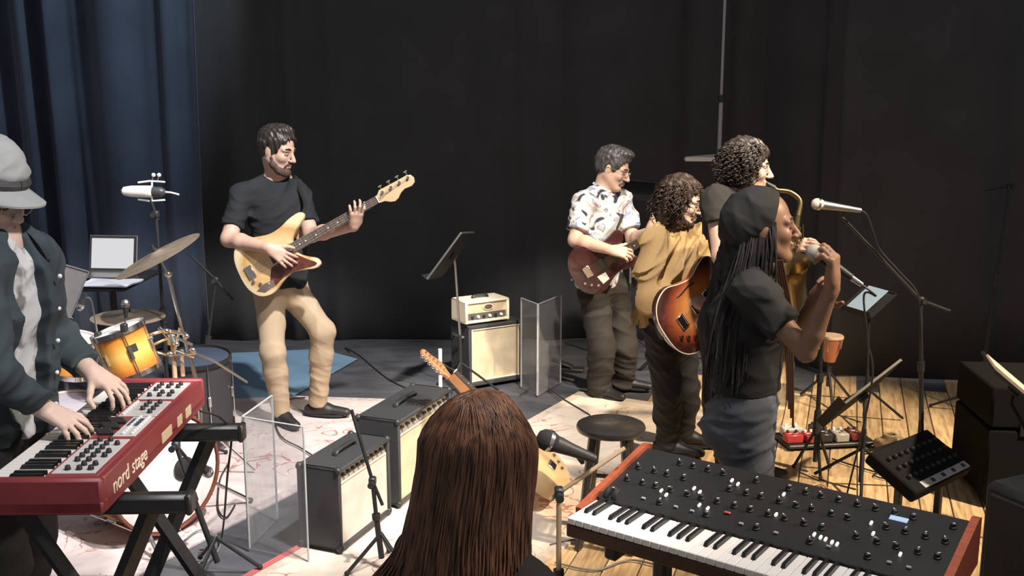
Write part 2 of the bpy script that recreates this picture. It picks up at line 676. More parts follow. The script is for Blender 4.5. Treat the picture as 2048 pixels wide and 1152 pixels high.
def drape(name, p0, p1, z0, z1, pitch, depth, m, seed, thick=0.012):
    """a hanging cloth: folds along p0..p1"""
    r = random.Random(seed)
    p0, p1 = Vector(p0), Vector(p1)
    L = (p1 - p0).length
    t = (p1 - p0) / L
    n = Vector((t.y, -t.x, 0))
    k = int(L / pitch * 12)
    zs = [z0 + (z1 - z0) * q / 8 for q in range(9)]
    ph, a = [], 0
    amps = []
    for i in range(k + 1):
        a += 2 * math.pi / 12 * (0.75 + 0.5 * math.sin(i * 0.13 + seed))
        ph.append(a)
        amps.append(depth * (0.6 + 0.4 * math.sin(i * 0.071 + seed * 2)))
    vs, fs = [], []
    for side in (0, 1):
        for zi, z in enumerate(zs):
            for i in range(k + 1):
                s = L * i / k
                sway = 0.04 * math.sin(z * 0.9 + i * 0.05 + seed)
                d = amps[i] * math.sin(ph[i] + sway * 4) + 0.35 * amps[i] * math.sin(ph[i] * 2.1 + z * 0.3)
                q = p0 + t * (s + sway * 0.5) + n * (d + side * thick)
                vs.append((q.x, q.y, z))
    row = k + 1
    blk = row * len(zs)
    for zi in range(len(zs) - 1):
        for i in range(k):
            a = zi * row + i
            fs.append((a, a + 1, a + row + 1, a + row))
            b = a + blk
            fs.append((b + row, b + row + 1, b + 1, b))
    for i in range(k):
        fs.append((i + 1, i, i + blk, i + 1 + blk))
        a = (len(zs) - 1) * row + i
        fs.append((a, a + 1, a + 1 + blk, a + blk))
    for zi in range(len(zs) - 1):
        a = zi * row
        fs.append((a + row, a, a + blk, a + row + blk))
        a += k
        fs.append((a, a + row, a + row + blk, a + blk))
    return obj(name, vs, fs, m, None, smooth=True)

M_DRAPE = mat('black_velour', (0.072, 0.072, 0.075), 0.95, spec=0.1, noise=0.15, nscale=3)
M_BLUE = mat('blue_velour', (0.050, 0.066, 0.098), 0.85, spec=0.2, noise=0.3, nscale=2.2, bump=0.1, bscale=200, sheen=0.2)
o = drape('wall_back', (-5.2, 8.05, 0), (2.6, 8.05, 0), 0.005, 4.6, 0.42, 0.035, M_DRAPE, 1)
tag(o, 'black drape closing off the back of the stage', None, kind='structure')
o = drape('wall_right', (2.25, 6.92, 0), (5.4, 6.45, 0), 0.02, 4.6, 0.4, 0.035, M_DRAPE, 2)
tag(o, 'black drape at the right edge of the boards', None, kind='structure')
o = drape('wall_side', (2.02, 8.0, 0), (2.30, 6.90, 0), 0.02, 4.6, 0.4, 0.03, M_DRAPE, 3)
tag(o, 'black drape turning back behind the boards', None, kind='structure')
o = drape('stage_curtain', (-5.2, 7.55, 0), (-2.36, 7.68, 0), 0.02, 4.6, 0.26, 0.10, M_BLUE, 4)
tag(o, 'dark blue pleated stage curtain hanging behind the drum kit', 'curtain')

# ---------------------------------------------------------------- rugs and the blue sheet
def rug_material(name, base, red, scale, thr, center=(0, 0, 0)):
    m = bpy.data.materials.new(name)
    m.use_nodes = True
    nt = m.node_tree
    b = nt.nodes['Principled BSDF']
    b.inputs['Roughness'].default_value = 0.95
    b.inputs['Specular IOR Level'].default_value = 0.1
    tc = nt.nodes.new('ShaderNodeTexCoord')
    n = nt.nodes.new('ShaderNodeTexNoise')
    n.inputs['Scale'].default_value = scale
    n.inputs['Detail'].default_value = 2.5
    n.inputs['Distortion'].default_value = 1.6
    nt.links.new(tc.outputs['Object'], n.inputs['Vector'])
    s = nt.nodes.new('ShaderNodeMath'); s.operation = 'SUBTRACT'
    s.inputs[1].default_value = 0.5
    nt.links.new(n.outputs['Fac'], s.inputs[0])
    ab = nt.nodes.new('ShaderNodeMath'); ab.operation = 'ABSOLUTE'
    nt.links.new(s.outputs[0], ab.inputs[0])
    big = nt.nodes.new('ShaderNodeTexNoise')
    big.inputs['Scale'].default_value = 1.7
    big.inputs['Detail'].default_value = 1
    nt.links.new(tc.outputs['Object'], big.inputs['Vector'])
    mr = nt.nodes.new('ShaderNodeMapRange')
    mr.inputs['From Min'].default_value = 0.45
    mr.inputs['From Max'].default_value = 0.62
    mr.inputs['To Min'].default_value = 0.0
    mr.inputs['To Max'].default_value = thr
    nt.links.new(big.outputs['Fac'], mr.inputs['Value'])
    lt = nt.nodes.new('ShaderNodeMath'); lt.operation = 'LESS_THAN'
    nt.links.new(ab.outputs[0], lt.inputs[0])
    nt.links.new(mr.outputs[0], lt.inputs[1])
    mul = nt.nodes.new('ShaderNodeMath'); mul.operation = 'MULTIPLY'
    mul.inputs[1].default_value = 0.8
    nt.links.new(lt.outputs[0], mul.inputs[0])
    mx = nt.nodes.new('ShaderNodeMix')
    mx.data_type = 'RGBA'
    nt.links.new(mul.outputs[0], mx.inputs[0])
    mx.inputs[6].default_value = (*base, 1)
    mx.inputs[7].default_value = (*red, 1)
    fine = nt.nodes.new('ShaderNodeTexNoise')
    fine.inputs['Scale'].default_value = 9
    hs = nt.nodes.new('ShaderNodeHueSaturation')
    mr2 = nt.nodes.new('ShaderNodeMapRange')
    mr2.inputs['To Min'].default_value = 0.7
    mr2.inputs['To Max'].default_value = 1.25
    nt.links.new(tc.outputs['Object'], fine.inputs['Vector'])
    nt.links.new(fine.outputs['Fac'], mr2.inputs['Value'])
    nt.links.new(mr2.outputs[0], hs.inputs['Value'])
    nt.links.new(mx.outputs[2], hs.inputs['Color'])
    nt.links.new(hs.outputs['Color'], b.inputs['Base Color'])
    bp = nt.nodes.new('ShaderNodeBump')
    bp.inputs['Strength'].default_value = 0.4
    fn2 = nt.nodes.new('ShaderNodeTexNoise')
    fn2.inputs['Scale'].default_value = 250
    nt.links.new(tc.outputs['Object'], fn2.inputs['Vector'])
    nt.links.new(fn2.outputs['Fac'], bp.inputs['Height'])
    bp.inputs['Distance'].default_value = 0.004
    nt.links.new(bp.outputs['Normal'], b.inputs['Normal'])
    return m

def slab(name, pts, z0, z1, m, parent=None):
    n = len(pts)
    vs = [(p[0], p[1], z0) for p in pts] + [(p[0], p[1], z1) for p in pts]
    fs = [tuple(range(n))[::-1], tuple(range(n, 2 * n))] + [(i, (i + 1) % n, (i + 1) % n + n, i + n) for i in range(n)]
    return obj(name, vs, fs, m, parent)

def inset_poly(pts, d):
    out = []
    n = len(pts)
    P = [Vector((p[0], p[1])) for p in pts]
    for i in range(n):
        a = (P[i] - P[i - 1]).normalized(); b = (P[(i + 1) % n] - P[i]).normalized()
        na, nb = Vector((-a.y, a.x)), Vector((-b.y, b.x))
        q = (na + nb)
        q = q / max(q.length_squared, 1e-6) * 2
        out.append(P[i] + q * d)
    return out

def rug(label, pts, base, red, scale, thr, border, z=0.0):
    t = thing('rug', label, 'rug', (0, 0, z))
    slab('field', inset_poly(pts, 0.06), 0.001, 0.009, rug_material('rug_pattern', base, red, scale, thr), t)
    ip = inset_poly(pts, 0.06)
    n = len(pts)
    bm = MB()
    vs = [(p[0], p[1], zz) for zz in (0.001, 0.010) for p in list(pts) + [(q.x, q.y) for q in ip]]
    fs = []
    for i in range(n):
        j = (i + 1) % n
        fs += [(2 * n + i, 2 * n + j, 3 * n + j, 3 * n + i), (i, j, 2 * n + j, 2 * n + i), (j, i, n + i, n + j), (n + j, n + i, 3 * n + i, 3 * n + j)]
    obj('border', vs, fs, mat('rug_border_' + label[:6], border, 0.95, spec=0.1, noise=0.3, nscale=25), t)
    return t
rug('pale pinkish rug with red vine pattern under the bass player', [(-1.62, 3.75), (-0.30, 6.30), (-2.3, 6.52), (-3.0, 3.9)],
    (0.56, 0.48, 0.46), (0.36, 0.12, 0.11), 4.5, 0.022, (0.50, 0.43, 0.42))
rug('long cream rug with red edge under the two black amplifiers', [(-1.20, 3.64), (-0.30, 3.30), (0.55, 4.6), (1.30, 6.05), (0.45, 6.50)],
    (0.66, 0.56, 0.46), (0.44, 0.15, 0.10), 4.2, 0.022, (0.60, 0.49, 0.39), z=0.009)
o = [q for q in COL.objects if q.name.startswith('rug') and 'cream' in q['label']][0]
MB().box((-0.93, 4.12, 0.0115), (1.05, 0.035, 0.002), Matrix.Rotation(math.atan2(6.5 - 3.64, .45 + 1.20), 4, 'Z')).build('red_edge', mat('red_edge', (.42, .10, .09), .9), o)
M_BLUESHEET = mat('blue_sheet', (0.20, 0.33, 0.46), 0.38, noise=0.25, nscale=3, bump=0.15, bscale=12)
o = slab('blue_sheet', [F(430, 800), F(585, 796), F(715, 721), F(640, 701), F(430, 711)], 0.010, 0.014, M_BLUESHEET)
tag(o, 'pale blue sheet lying flat on the stage behind the bass player', 'sheet')
# ================================================================ GEAR
def stand_tripod(mb_fn, parent, base, h, r=0.009, leg=0.3, m=M_BLK, rot=0.3, hub=0.22):
    """pole + three legs, local coordinates of parent"""
    MB().cyl((0, 0, 0.06), (0, 0, h * 0.55), r * 1.35, n=12).build('pole_tube', m, parent, True)
    MB().cyl((0, 0, h * 0.5), (0, 0, h), r, n=12).build('pole', m, parent, True)
    MB().cyl((0, 0, h * 0.53), (0, 0, h * 0.58), r * 2.1, n=12).build('clutch', M_BLKP, parent, True)
    for k in range(3):
        a = rot + k * 2 * math.pi / 3
        d = Vector((math.cos(a), math.sin(a), 0))
        lg = MB().tube([Vector((0, 0, hub)) + d * 0.012, d * leg + Vector((0, 0, 0.012))], r * 0.95, 8).build('leg', m, parent, True)
        MB().sphere(d * leg + Vector((0, 0, 0.012)), 0.012, 8, 6).build('rubber_foot', M_RUBBER, lg, True)
    return parent

def microphone(parent, p, d, L=0.16, m=M_BLKP, grille=M_STEEL, r=0.025):
    """handheld dynamic mic: grille at p, body running along d (parent local)"""
    d = Vector(d).normalized()
    M = frame(d.orthogonal(), d, p)
    hd = MB().lathe([(0.001, -r), (r * .6, -r * .82), (r * .93, -r * .4), (r, 0), (r * .97, r * .5), (r * .8, r * .95)], M, 18).build('mic_grille', grille, parent, True)
    MB().lathe([(r * 1.04, r * .1), (r * 1.06, r * .3), (r * 1.04, r * .45)], M, 18).build('grille_band', M_CHROME, hd, True)
    MB().lathe([(r * .8, r * .9), (r * .76, r * 1.4), (r * .62, L * .5), (r * .46, L * .92), (r * .42, L)], M, 16).build('mic_body', m, parent, True)
    return M

def knob(name, m, r=0.009, h=0.012, n=12):
    me = MB().lathe([(r, 0), (r, h * .3), (r * .82, h * .9), (r * .7, h)], None, n)
    return me

# ---------------------------------------------------------------- red stage keyboard
NK = Matrix.Translation((-1.12, 2.62, 0.0))
kb = thing('stage_keyboard', 'red stage keyboard with silver control panel, played by the man in the cap', 'keyboard', (-1.12, 2.58, 0.83), (0, 0, R(91.5)))
# local x: along the keyboard (away from the camera), local y: towards the player (left), z up.  back panel at y=0
KL, KD, KH = 1.02, 0.335, 0.105
outer = MB()
outer.box((KL / 2, KD / 2, 0.02), (KL, KD, 0.04), bev=0.006)
outer.build('base', M_RED, kb, True)
for x in (0.016, KL - 0.016):
    MB().box((x, KD / 2, KH / 2), (0.032, KD, KH), bev=0.008).build('end_cheek', M_RED, kb, True)
MB().box((KL / 2, 0.012, KH / 2 - .002), (KL - 0.06, 0.024, KH - 0.004), bev=0.004).build('back_panel', M_RED, kb, True)
M_PANEL = mat('red_panel', (0.28, 0.045, 0.045), 0.45, noise=0.1)
M_SILVER = mat('silver_panel', (0.62, 0.60, 0.60), 0.4, noise=0.1, nscale=15)
MB().box((KL / 2, 0.095, KH - 0.01), (KL - 0.064, 0.145, 0.012), bev=0.002).build('panel', M_PANEL, kb, True)
for x0, x1, y0, y1 in ((0.05, 0.33, 0.035, 0.155), (0.36, 0.55, 0.03, 0.10), (0.56, 0.72, 0.03, 0.155), (0.75, 0.95, 0.03, 0.155)):
    MB().box(((x0 + x1) / 2, (y0 + y1) / 2, KH - 0.002), (x1 - x0, y1 - y0, 0.004), bev=0.001).build('control_plate', M_SILVER, kb)
r_ = random.Random(3)
kproto = MB().lathe([(0.0085, 0), (0.0085, 0.004), (0.0065, 0.012), (0.0055, 0.013)], None, 12).build('knob', M_BLKP, kb, True)
first = True
for gx, gy in [(0.075 + 0.034 * i, 0.055 + 0.032 * j) for i in range(8) for j in range(3)] + [(0.59 + 0.035 * i, 0.06 + 0.035 * j) for i in range(4) for j in range(2)] + [(0.78 + 0.034 * i, 0.055 + 0.034 * j) for i in range(5) for j in range(3)]:
    if r_.random() < 0.22:
        continue
    o = kproto if first else kproto.copy()
    if not first:
        link(o); o.parent = kb
    first = False
    o.location = (gx, gy, KH)
bproto = None
for gx, gy in [(0.38 + 0.02 * i, 0.045 + 0.028 * j) for i in range(9) for j in range(2)] + [(0.575 + 0.022 * i, 0.14) for i in range(7)]:
    if bproto is None:
        o = bproto = MB().box((0, 0, 0.003), (0.013, 0.009, 0.007), bev=0.0015).build('button', M_WHITE, kb)
    else:
        o = bproto.copy(); link(o); o.parent = kb
    o.location = (gx, gy, KH)
dproto = None
for i in range(9):
    if dproto is None:
        o = dproto = MB().box((0, 0, 0.005), (0.011, 0.05, 0.012), bev=0.002).build('drawbar', M_BLKP, kb)
    else:
        o = dproto.copy(); link(o); o.parent = kb
    o.location = (0.38 + 0.018 * i, 0.125 + 0.012 * (i % 3), KH - 0.004)
MB().box((0.49, 0.072, KH + 0.001), (0.07, 0.034, 0.003)).build('display', mat('display_dark_blue', (0.05, 0.08, 0.12), 0.2), kb)
# keys
def keys(parent, x0, n_white, pitch, wl, y_front, ydir, z, black_len, start=0, wm=None, bm_=None):
    """white and black keys along +x; y_front = front edge, ydir = +1 when front is +y"""
    wm = wm or mat('key_white', (0.80, 0.77, 0.73), 0.35, noise=0.04)
    bm_ = bm_ or mat('key_black', (0.016, 0.016, 0.017), 0.3)
    wp = bp = None
    for i in range(n_white):
        if wp is None:
            o = wp = MB().box((0, 0, 0), (pitch - 0.0012, wl, 0.02), bev=0.002).build('white_key', wm, parent)
        else:
            o = wp.copy(); link(o); o.parent = parent
        o.location = (x0 + (i + .5) * pitch, y_front - ydir * wl / 2, z)
        if (i + start) % 7 in (0, 1, 3, 4, 5) and i < n_white - 1:
            if bp is None:
                p2 = MB()
                w, L = 0.0132, black_len
                v = [(-w / 2, 0, 0), (w / 2, 0, 0), (w / 2, L, 0), (-w / 2, L, 0), (-w * .38, L * .0, .012), (w * .38, L * .0, .012), (w * .38, L * .93, .012), (-w * .38, L * .93, .012)]
                p2.add([(a, -ydir * (c), d) if True else 0 for a, c, d in [(q[0], L - q[1], q[2]) for q in v]], [(0, 3, 2, 1), (4, 5, 6, 7), (0, 1, 5, 4), (1, 2, 6, 5), (2, 3, 7, 6), (3, 0, 4, 7)])
                o = bp = p2.build('black_key', bm_, parent)
            else:
                o = bp.copy(); link(o); o.parent = parent
            o.location = (x0 + (i + 1) * pitch, y_front - ydir * (wl - black_len), z + 0.0095)
keys(kb, 0.036, 41, 0.02315, 0.15, KD - 0.004, 1, KH - 0.026, 0.095)
def text(name, body, size, M, m, parent, extrude=0.0008, align='CENTER'):
    cu = bpy.data.curves.new(name, 'FONT')
    cu.body = body
    cu.size = size
    cu.extrude = extrude
    cu.align_x = align
    cu.align_y = 'CENTER'
    tmp = bpy.data.objects.new(name, cu)
    link(tmp)
    dg = bpy.context.evaluated_depsgraph_get()
    me = bpy.data.meshes.new_from_object(tmp.evaluated_get(dg))
    bpy.data.objects.remove(tmp)
    o = bpy.data.objects.new(name, me)
    me.materials.clear()
    me.materials.append(m)
    link(o)
    o.parent = parent
    o.matrix_local = M
    return o
M_LETTER = mat('cream_lettering', (0.85, 0.78, 0.62), 0.5)
text('lettering', 'nord', 0.066, frame((1, 0, 0), (0, -1, 0), (0.145, -0.0006, KH * 0.47)), M_LETTER, kb)['kind'] = 'stuff'
text('lettering', 'stage', 0.066, frame((1, 0, 0), (0, -1, 0), (0.30, -0.0006, KH * 0.47)), M_LETTER, kb)['kind'] = 'stuff'
for x, w in ((0.56, .10), (0.70, .05), (0.80, 0.06)):
    MB().box((x, -0.001, KH * .4), (w, 0.004, 0.035), bev=0.001).build('socket_plate', mat('tan_plate', (0.55, 0.45, 0.30), 0.5), kb)

# ---------------------------------------------------------------- its black folding stand
ks = thing('keyboard_stand', 'black folding stand with padded arms under the red keyboard', 'stand', (-1.12, 2.58, 0), (0, 0, R(91.5)))
for x in (0.17, 0.80):
    a = MB().box((x, 0.06, 0.795), (0.05, 0.50, 0.06), bev=0.012).build('support_arm', M_BLK, ks, True)
    MB().box((x, -0.185, 0.795), (0.054, 0.02, 0.064), bev=0.006).build('end_cap', M_BLKP, a, True)
for x, s in ((0.17, 1), (0.80, 1)):
    MB().tube([(x, 0.30, 0.77), (x, -0.12, 0.04)], 0.028, 4, flat=((1, 0, 0), 0.8)).build('leg', M_BLK, ks)
    MB().tube([(x + .05, -0.06, 0.77), (x + .05, 0.27, 0.04)], 0.028, 4, flat=((1, 0, 0), 0.8)).build('leg', M_BLK, ks)
for y in (-0.12, 0.27):
    MB().box((0.50, y, 0.028), (0.86, 0.05, 0.05), bev=0.008).build('foot_bar', M_BLK, ks, True)

# ---------------------------------------------------------------- drum kit
def _absz(nt, src):
    sp = nt.nodes.new('ShaderNodeSeparateXYZ')
    nt.links.new(src, sp.inputs[0])
    a = nt.nodes.new('ShaderNodeMath'); a.operation = 'ABSOLUTE'
    nt.links.new(sp.outputs[2], a.inputs[0])
    s = nt.nodes.new('ShaderNodeMath'); s.operation = 'MULTIPLY'
    s.inputs[1].default_value = 7.0
    nt.links.new(a.outputs[0], s.inputs[0])
    return s.outputs[0]
M_SHELL = ramp_mat('sunburst_drum_shell', [(0.0, (0.85, 0.55, 0.16)), (0.45, (0.70, 0.30, 0.05)), (0.8, (0.28, 0.07, 0.02)), (1.0, (0.10, 0.025, 0.01))],
                   lambda nt, src: _absz(nt, src), 0.25, 0.6)
M_HEADW = mat('white_drum_head', (0.80, 0.77, 0.75), 0.5, noise=0.10, nscale=5)
M_HEADG = mat('grey_drum_head', (0.40, 0.37, 0.42), 0.45, noise=0.15, nscale=6)
M_HOOPBR = mat('brown_hoop', (0.20, 0.06, 0.035), 0.35, noise=0.2)

def drum(name, label, center, axis, r, depth, lugs=6, hoop=M_CHROME, top=M_HEADW, bottom=M_HEADW, vent=None, group=None, shell=None):
    """cylindrical drum about local z; +z is the batter (or front) side"""
    M = frame(Vector(axis).orthogonal(), axis, center)
    t = thing(name, label, 'drum', center, M, group)
    h = depth / 2
    MB().lathe([(r, -h), (r, h), (r - .006, h), (r - .006, -h)], None, 40, True).build('shell', shell or M_SHELL, t, True)
    for s, hm in ((1, top), (-1, bottom)):
        MB().lathe([(0.001, s * (h + .004)), (r - .012, s * (h + .004)), (r + .001, s * (h - .002))] if s > 0 else [(r + .001, -(h - .002)), (r - .012, -(h + .004)), (0.001, -(h + .004))], None, 40).build('drum_head', hm, t, True)
        MB().lathe([(r + .002, s * (h - .012)), (r + .011, s * (h - .012)), (r + .011, s * (h + .012)), (r + .002, s * (h + .012))], None, 40, True).build('hoop', hoop, t, True)
    for k in range(lugs):
        a = 2 * math.pi * (k + .3) / lugs
        d = Vector((math.cos(a), math.sin(a), 0))
        RM = Matrix.Rotation(a, 4, 'Z')
        lg = MB().box(d * (r + .008) , (0.016, 0.018, min(0.06, depth * .35)), RM, 0.004).build('lug', M_CHROME, t)
        MB().cyl(d * (r + .013) + Vector((0, 0, -h - .01)), d * (r + .013) + Vector((0, 0, h + .01)), 0.0035, n=6).build('tension_rod', M_CHROME, lg)
    return t

# bass drum, its front head turned to the right
kc = Vector((-1.55, 4.26, 0.300))
kn = Vector((0.80, -0.60, 0.03))
kd = drum('bass_drum', 'sunburst bass drum with white front head and dark centre port', kc - kn.normalized() * 0.21, kn, 0.265, 0.42, 8, M_HOOPBR)
bpy.context.view_layer.update()
po_ = kd.matrix_world.inverted().to_3x3() @ Vector((0.6, 0.8, 0)) * 0.085
MB().lathe([(0.001, .217), (0.048, .217), (0.052, .214)], Matrix.Translation((po_.x, po_.y, 0)), 28).build('port_hole', mat('port_black', (0.015, 0.014, 0.014), 0.6), kd, True)
MB().lathe([(0.047, .2165), (0.056, .2165), (0.056, .219), (0.047, .219)], Matrix.Translation((po_.x, po_.y, 0)), 28, True).build('port_ring', M_CHROME, kd, True)
bpy.context.view_layer.update()
kinv = kd.matrix_world.inverted()
for a_, b_ in (((-1.66, 4.16, 0.18), (-1.50, 3.98, 0.024)), ((-1.45, 4.50, 0.18), (-1.28, 4.62, 0.024))):
    rod = MB().tube([kinv @ Vector(a_), kinv @ Vector(b_)], 0.009, 8).build('spur', M_CHROME, kd, True)
    MB().sphere(kinv @ Vector(b_), 0.013, 10, 6).build('rubber_foot', M_RUBBER, rod, True)

drum('rack_tom', 'sunburst rack tom with black badge, nearer the bass player', W(253, 702, 4.62), (-0.30, -0.06, 0.95), 0.118, 0.215, 6)
bx = W(262, 692, 4.50)
drum('rack_tom', 'smaller sunburst tom half hidden behind the denim sleeve', W(148, 710, 4.78), (0.22, -0.05, 0.97), 0.105, 0.17, 6)
drum('snare_drum', 'low drum with purple-grey head behind the hands of the man in the cap', W(140, 838, 4.58), (0.1, -0.12, 1), 0.15, 0.14, 8, M_CHROME, M_HEADG, M_HEADW)
# badge on the tom
tom = [o for o in COL.objects if o.name == 'rack_tom'][0]
toc = (Vector((0, 0, CAMH)) - tom.location)
lt = tom.rotation_euler.to_matrix().inverted() @ toc
a = math.atan2(lt.y, lt.x) + 0.25
bd = Vector((math.cos(a), math.sin(a), 0))
MB().box(bd * 0.1185 + Vector((0, 0, 0.02)), (0.004, 0.042, 0.036), Matrix.Rotation(a, 4, 'Z')).build('badge', mat('badge_black', (0.03, 0.028, 0.02), 0.4), tom)

def cymbal(name, label, c, n, r, base, group=None, boom=None, m=M_CYMBAL, stand_m=M_CHROME, legs=True):
    """cymbal with its own stand; root at the foot of the stand"""
    base = Vector(base)
    c = Vector(c)
    t = thing(name, label, 'cymbal', base, None, group)
    M = frame(Vector(n).orthogonal(), n, c)
    cy = MB(base).lathe([(0.005, .020), (r * .08, .021), (r * .14, .016), (r * .19, .009), (r * .6, .003), (r, -.008), (r, -.0095), (r * .6, .0015), (r * .18, .007), (r * .13, .014), (0.005, .018)], M, 48).build('bronze', m, t, True)
    MB(base).lathe([(0.004, .0), (0.014, .018), (0.014, .03), (0.006, .036), (0.005, .055), (0.001, .056)], M, 12).build('wing_nut', M_BLKP, cy, True)
    j = boom if boom is not None else c - Vector((0, 0, .05))
    MB(base).tube([c + Vector(n).normalized() * .03, c - Vector(n).normalized() * .03, Vector(j)], 0.007, 8).build('boom_arm', stand_m, t, True)
    MB(base).sphere(j, 0.02, 10, 8).build('tilter', stand_m, t, True)
    MB(base).tube([Vector(j), Vector((base.x, base.y, 0.5)), Vector((base.x, base.y, 0.25))], 0.011, 8).build('pole', stand_m, t, True)
    for k in range(3):
        aa = 0.5 + k * 2.094
        d = Vector((math.cos(aa), math.sin(aa), 0))
        MB(base).tube([base + Vector((0, 0, .32)), base + d * .26 + Vector((0, 0, .012))], 0.007, 8).build('leg', stand_m, t, True)
    return t

c = W(315, 509, 4.9)
j = W(336, 548, 4.9)
cymbal('crash_cymbal', 'large crash cymbal tilted steeply on a chrome stand', c, (-0.42, -0.16, 0.9), 0.225, Vector((W(392, 690, 4.9).x, 4.9, 0.01)), boom=j)
c = W(256, 631, 5.0)
cymbal('hi_hat_cymbal', 'flat hi-hat cymbal above the sunburst tom', c, (0.03, -0.02, 1), 0.182, (c.x, 5.0, 0.01), stand_m=M_STEEL)
# chrome hardware right of the tom: snare / percussion mount
hb = Vector((W(345, 700, 4.75).x, 4.75, 0.01))
hw = thing('hardware_stand', 'chrome clamp and bars on a wooden-topped post beside the tom', 'drum hardware', hb)
for pts, r in (([(292, 672), (330, 660), (372, 668)], .010), ([(305, 690), (345, 672), (385, 690)], .008), ([(300, 700), (340, 712), (392, 706)], .008), ([(318, 655), (352, 690)], .009), ([(360, 655), (350, 700), (388, 715)], .007), ([(385, 705), (425, 720), (495, 765)], .006)):
    MB(hb).tube([W(x, y, 4.72) for x, y in pts], r, 8).build('chrome_bar', M_CHROME, hw, True)
for x, y in ((300, 676), (332, 662), (352, 688), (372, 672), (340, 708), (385, 700)):
    MB(hb).sphere(W(x, y, 4.70), (.017, .014, .014), 10, 8).build('wing_bolt', M_CHROME, hw, True)
MB(hb).lathe([(.03, 0), (.03, .045), (.02, .06)], Matrix.Translation(W(346, 688, 4.74)), 16).build('clamp', M_STEEL, hw, True)
MB(hb).cyl(W(346, 690, 4.75), Vector((hb.x, 4.75, 0.01)), 0.012, n=10).build('post', mat('pale_wood', (0.55, 0.40, 0.28), 0.6, noise=0.2), hw, True)
MB(hb).cyl(W(362, 700, 4.76), W(366, 752, 4.76), 0.011, n=10).build('short_post', MATS['pale_wood'], hw, True)
# black drum shape added in place of a dark case behind the kit
dk = W(410, 650, 5.3)
drum('case_stand_in', 'black drum shape standing in for a dark case behind the cymbal stand', (W(395, 700, 5.35).x, 5.35, 0.36), (0.02, -0.1, 1), 0.17, 0.4, 6, M_BLK, mat('blue_grey_head', (0.05, 0.065, 0.10), 0.4), M_HEADG, shell=M_TOLEX)

# ---------------------------------------------------------------- microphones round the kit
def boom_stand(name, label, base, top, tip, tail=None, group=None, m=M_BLK, mic=None, leg=0.28, rot=0.4, micdir=None, foot_r=None):
    """pole base->top, boom from tail through top to tip"""
    base, top, tip = Vector(base), Vector(top), Vector(tip)
    t = thing(name, label, 'microphone stand' if mic else 'stand', base, None, group)
    MB(base).cyl(base + Vector((0, 0, .05)), base + (top - base) * .6, 0.0125, n=12).build('pole_tube', m, t, True)
    MB(base).cyl(base + (top - base) * .55, top, 0.009, n=12).build('pole', m, t, True)
    MB(base).cyl(base + (top - base) * .57, base + (top - base) * .63, 0.018, n=12).build('clutch', M_BLKP, t, True)
    if tail is None:
        tail = top + (top - tip) * .3
    b = MB(base).tube([Vector(tail), top, tip], 0.0075, 8).build('boom', m, t, True)
    MB(base).box(top, (0.03, 0.036, 0.036), None, 0.006).build('boom_clamp', M_BLKP, t, True)
    MB(base).cyl(top + Vector((0, -.02, 0)), top + Vector((0, -.055, 0)), 0.008, 0.014, 10).build('wing_knob', M_BLKP, t, True)
    for k in range(3):
        a = rot + k * 2.094
        d = Vector((math.cos(a), math.sin(a), 0))
        lg = MB(base).tube([base + Vector((0, 0, .16)), base + d * leg + Vector((0, 0, .012))], 0.008, 8).build('leg', m, t, True)
        MB(base).sphere(base + d * leg + Vector((0, 0, .012)), 0.012, 8, 6).build('rubber_foot', M_RUBBER, lg, True)
    return t

# overhead condenser
ob = Vector((W(312, 400, 5.2).x, 5.2, 0.01))
oh = boom_stand('overhead_mic_stand', 'tall black stand holding the overhead microphone above the drums', ob, W(312, 428, 5.2), W(300, 396, 5.2), tail=W(316, 440, 5.2), mic=True)
mm = thing('condenser_microphone', 'white studio microphone lying level in a shock mount over the drums', 'microphone', W(288, 383, 5.2))
mo = mm.location.copy()
a0, a1 = W(243, 382, 5.2), W(331, 384, 5.2)
d = (a1 - a0).normalized()
M = frame(d.orthogonal(), d, a0)
L = (a1 - a0).length
MB(mo).lathe([(0.008, 0), (0.022, 0.012), (0.029, 0.05), (0.031, L * .55), (0.031, L * .68), (0.024, L * .72)], M, 20).build('body', M_WHITE, mm, True)
MB(mo).lathe([(0.026, L * .70), (0.026, L * .9), (0.018, L * .97), (.01, L)], M, 18).build('collar', mat('mic_dark', (0.05, 0.05, 0.05), 0.4), mm, True)
MB(mo).tube([a1, a1 + d * .03 + Vector((0, 0, -.002)), a1 + d * .07 + Vector((0, 0, -.012))], 0.005, 6).build('plug', M_WHITE, mm, True)
for s in (1, -1):
    MB(mo).tube([W(276, 382 - s * 17, 5.2), W(300, 382 - s * 20, 5.2), W(330, 382 - s * 18, 5.2)], 0.005, 6).build('shock_mount_bar', M_WHITE, mm, True)
    MB(mo).cyl(W(304, 382 - s * 20, 5.2), W(304, 382, 5.2), 0.005, n=6).build('shock_mount_post', M_WHITE, mm, True)
for x in (307, 318):
    MB(mo).sphere(W(x, 350, 5.2), 0.011, 10, 7).build('mount_knob', M_WHITE, mm, True)
    MB(mo).cyl(W(x, 350, 5.2), W(x - 4, 364, 5.2), 0.003, n=6).build('knob_stem', M_STEEL, mm)

boom_stand('boom_stand', 'thin black boom stand between the drum kit and the bass player', (-1.90, 5.75, 0.01), W(432, 560, 5.75), W(383, 512, 5.75), tail=W(466, 600, 5.75), rot=1.2)
